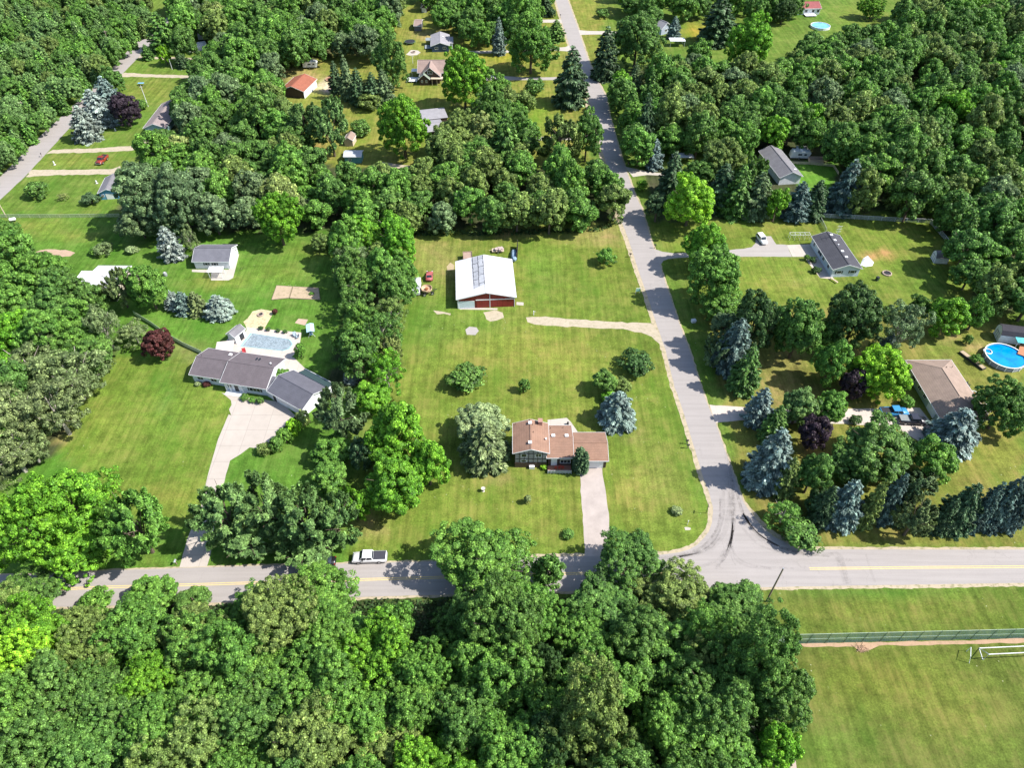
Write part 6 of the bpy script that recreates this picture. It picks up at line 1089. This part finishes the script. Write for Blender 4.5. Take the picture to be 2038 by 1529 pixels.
n7 = wood([(830,-25),(1090,-25),(1080,20),(1050,55),(950,70),(905,50),(905,20),(880,40),(870,20),(850,-5)], 7.5, 4, 5.2, (('F',1),), (('mid',4),('green',3)), 'at the top edge left of the straight road', 'trees at the top middle', 6, clear=((843,17,14,18),(877,75,30,24)), seed=9)
n8 = wood([(880,250),(1050,200),(1060,260),(1040,330),(880,330)], 6, 3.5, 4.8, (('F',1),), (('green',3),('olive',3),('mid',3)), 'near the grey two-level roof', 'trees near the grey two-level roof', 6, clear=((872,240,24,34),(1055,235,22,34)), seed=10)
n9 = wood([(-60,1215),(120,1235),(420,1235),(560,1215),(740,1250),(920,1200),(1040,1190),(1500,1225),(1570,1330),(1555,1400),(1560,1560),(1500,1600),(-60,1600)], 7.0, 4.2, 5.6, (('G',1),), (('mid',3),('green',4),('olive',1.5),('bright',.5)), 'filling the foreground wood below the wide road', 'trees of the foreground wood', 9, clear=((850,1230,50,40),(1110,1290,30,60)), seed=11, edge=.6, hb=(.9, 1.15))
n10 = wood([(-200,560),(190,560),(150,660),(200,690),(110,780),(0,900),(-200,900)], 7, 3.8, 5, (('B',1),), (('mid',3),('green',3)), 'at the back of the left wood', 'trees of the left wood', 5, clear=((195,560,75,44),), seed=12, edge=.75)
n11 = wood([(1655,95),(1780,110),(1780,160),(1590,160),(1580,120)], 7, 4, 5, (('F',1),), (('mid',3),('green',3)), 'below the lawn at the top right', 'trees below the top right lawn', 6, seed=13)
LM = [('the red-roofed garage',590,172),('the white camper trailer',618,127),('the navy bungalow',878,82),('the brown cottage',850,150),('the grey two-level roof',872,245),('the teal shed',702,312),('the small blue building',213,375),
 ('the mauve-roofed long house',318,232),('the vivid green tree',552,437),('the pale blue spruce',338,488),('the arched boat shelter',392,98),('the tiny brown-roofed shed',693,270),('the big vivid maple',801,252),('the tall dark conical tree',1008,290),
 ('the very tall dark spruce',1137,161),('the barn',967,450),('the barn-side hedge corner',1200,400),('the half-dead pale tree',606,412),('the creamy hedge tree',778,695),('the garden bed pair',640,584),('the white box van',790,575),
 ('the slanted grey-roofed house',1545,320),('the pale camper trailer',1600,308),('the back fence corner',1850,443),('the lone white shed',1900,500),('the top right lawn',1690,60),('the egg-shaped lime tree',1493,88),('the roadside blue-grey spruce',1302,310),
 ('the tall bluish spruce',1683,378),('the dark roadside spruce',1205,114),('the light grey roof',1327,45),('the right photo edge',2034,250),('the lower right edge wood',2030,480),('the round blue pool',1996,640),('the middle of the big wood',1780,230),('the heart of the big wood',1600,210),
 ('the pine plantation corner',60,30),('the left-hand road bend',270,70),('the front blue spruces',150,190),('the left-hand road mouth',10,300),('the upper left power pole',100,180),('the top edge above the boat shelter',420,20),('the top edge wood',600,20),('the top left sheds',820,30),
 ('the white pickup',737,1190),('the glowing yellow-green tree',72,1300),('the egg-shaped tree',842,1342),('the big olive tree',770,1445),('the rubble track',1545,1450),('the leaning dark pole',1500,1210),('the tall junction tree',1254,1108),('the bottom left corner',20,1500),
 ('the bottom edge centre',1100,1510),('the goal end fence',1590,1300),('the drive mouth pines',450,1230),('the white outbuilding',190,560),('the left wood edge',10,640),('the black car',643,1200)]
nb = sum(1 for k_ in TREES if k_[0] in 'BGF'); budget = 292-nb
wd_ = sorted([c for c in CAND if c[1] in 'FGB' and -60 < c[8] < 2098 and c[9] < 1600], key=lambda c: -c[0]); keep = wd_[:budget]; rest = wd_[budget:]; keep += [c for c in CAND if c[1] not in 'FGB']
names = {}
for c in keep:
    px, py = c[8], c[9]; nm, lx, ly = min(LM, key=lambda l: (l[1]-px)**2+(l[2]-py)**2); dx, dy = px-lx, py-ly
    d_ = ('right of' if dx > 0 else 'left of') if abs(dx) > abs(dy) else ('below' if dy > 0 else 'above')
    names.setdefault('%s %s %s %s' % (SHADE[c[6]], NOUN[c[1]], d_, nm), []).append((dx*dx+dy*dy, c))
ORD = ['nearest it', 'second nearest', 'third nearest', 'fourth nearest', 'fifth nearest', 'sixth nearest', 'seventh nearest', 'eighth nearest', 'ninth nearest', 'tenth nearest', 'eleventh nearest', 'twelfth nearest', 'thirteenth nearest', 'fourteenth nearest', 'fifteenth nearest', 'sixteenth nearest', 'seventeenth nearest', 'eighteenth nearest']
FSRC = {}
for lab, cs in names.items():
    cs.sort(key=lambda q: q[0])
    for i, (_, c) in enumerate(cs):
        t_ = plant(c[1], c[2], c[3], c[4], c[5], GR[c[6]], lab if len(cs) == 1 else '%s, %s' % (lab, ORD[min(i, 17)]), c[7])
        cr_ = t_.children[0] if t_.children else None
for o in bpy.data.objects:
    if o.name.startswith('crown') and any(o.data == p[2] for p in PRO['F']): FSRC.setdefault(o.data.name, o)
src = list(FSRC.values()); rd = random.Random(99)
me = bpy.data.meshes.new('distant_wood'); me.from_pydata([(c[2], c[3], min(1.0, .12*c[5])) for c in rest], [], []); nR = len(rest)
def att(nm, ty, vals, key='value'):
    a = me.attributes.new(nm, ty, 'POINT'); a.data.foreach_set(key, np.array(vals, dtype=np.float32).ravel() if ty != 'INT' else np.array(vals, dtype=np.int32))
att('rot', 'FLOAT', [rd.uniform(0, 6.28) for _ in rest]); att('scl', 'FLOAT_VECTOR', [(c[4]/4.6, c[4]/4.6, c[5]/4.8) for c in rest], 'vector'); att('pick', 'INT', [rd.randrange(len(src)) for _ in rest])
def jit_(c): j = rd.uniform(.88, 1.12); return [v*j for v in GR[c[6]]]+[1]
att('tcol', 'FLOAT_COLOR', [jit_(c) for c in rest], 'color')
fo = bpy.data.objects.new('distant_wood', me); SC.collection.objects.link(fo); tag(fo, 'closed mass of small distant tree crowns in the far woods', 'wood', None, 'stuff')
ng = bpy.data.node_groups.new('wood_crowns', 'GeometryNodeTree'); ng.interface.new_socket('Geometry', in_out='INPUT', socket_type='NodeSocketGeometry'); ng.interface.new_socket('Geometry', in_out='OUTPUT', socket_type='NodeSocketGeometry')
N_ = ng.nodes; Lk = ng.links.new; gi = N_.new('NodeGroupInput'); go = N_.new('NodeGroupOutput'); ip = N_.new('GeometryNodeInstanceOnPoints'); gti = N_.new('GeometryNodeGeometryToInstance'); mp_ = N_.new('GeometryNodeMeshToPoints')
for s_ in src[::-1]:
    oi = N_.new('GeometryNodeObjectInfo'); oi.inputs['Object'].default_value = s_; oi.transform_space = 'ORIGINAL'; Lk(oi.outputs['Geometry'], gti.inputs[0])
def na(nm, ty):
    x = N_.new('GeometryNodeInputNamedAttribute'); x.data_type = ty; x.inputs[0].default_value = nm; return x.outputs[0]
cx_ = N_.new('ShaderNodeCombineXYZ'); Lk(na('rot', 'FLOAT'), cx_.inputs[2]); sm_ = N_.new('GeometryNodeSetMaterial'); sm_.inputs['Material'].default_value = leafmat('wood_leaf', inst=True)
Lk(gti.outputs[0], sm_.inputs[0]); Lk(gi.outputs[0], mp_.inputs[0]); Lk(mp_.outputs[0], ip.inputs['Points']); Lk(sm_.outputs[0], ip.inputs['Instance']); ip.inputs['Pick Instance'].default_value = True
Lk(na('pick', 'INT'), ip.inputs['Instance Index']); Lk(cx_.outputs[0], ip.inputs['Rotation']); Lk(na('scl', 'FLOAT_VECTOR'), ip.inputs['Scale']); Lk(ip.outputs[0], go.inputs[0])
md = fo.modifiers.new('crowns', 'NODES'); md.node_group = ng
print('TREES', ntree, 'rest', nR, len(src), n1, n2, n3, n4, n5, n6, n7, n8, n9, n10, n11)
# undergrowth below the foreground wood
def undergrowth(poly, n, name, label, seed):
    rd = np.random.default_rng(seed); Pw = [W(x, y, 0) for x, y in poly]; x0, x1 = min(p.x for p in Pw), max(p.x for p in Pw); y0, y1 = min(p.y for p in Pw), max(p.y for p in Pw)
    xs, ys = rd.uniform(x0, x1, n), rd.uniform(y0, y1, n); z = ys*_cp + H*_sp; px, py = CX+F*xs/z, CY-F*(ys*_sp-H*_cp)/z; k = inpoly(px, py, poly); xs, ys = xs[k], ys[k]
    hh = .25+.9*np.clip(np.sin(xs*.5)*np.cos(ys*.43)+.3*np.sin(xs*1.7+ys), 0, 1); C = np.stack([xs, ys, hh*rd.uniform(.3, 1, len(xs))], 1); N = rd.normal(size=(len(xs), 3))*.5+np.array([0,0,1.])
    me = leafmesh(name, C, N, .5, rd.uniform(0, 1, len(xs)), M_leaf, 1.0, None, rd); o = bpy.data.objects.new(name, me); o.color = (.045, .09, .025, 1); SC.collection.objects.link(o); tag(o, label, 'undergrowth', None, 'stuff')
undergrowth([(-100,1218),(250,1212),(760,1196),(1450,1190),(1560,1300),(1560,1420),(1600,1700),(-100,1700)], 60000, 'undergrowth', 'low leafy undergrowth on the floor of the foreground wood', 21)
undergrowth([(820,460),(1180,455),(1240,430),(1240,445),(1190,462),(1000,470),(820,470)], 6000, 'hedge_undergrowth', 'weeds along the foot of the hedge wood behind the barn', 22)
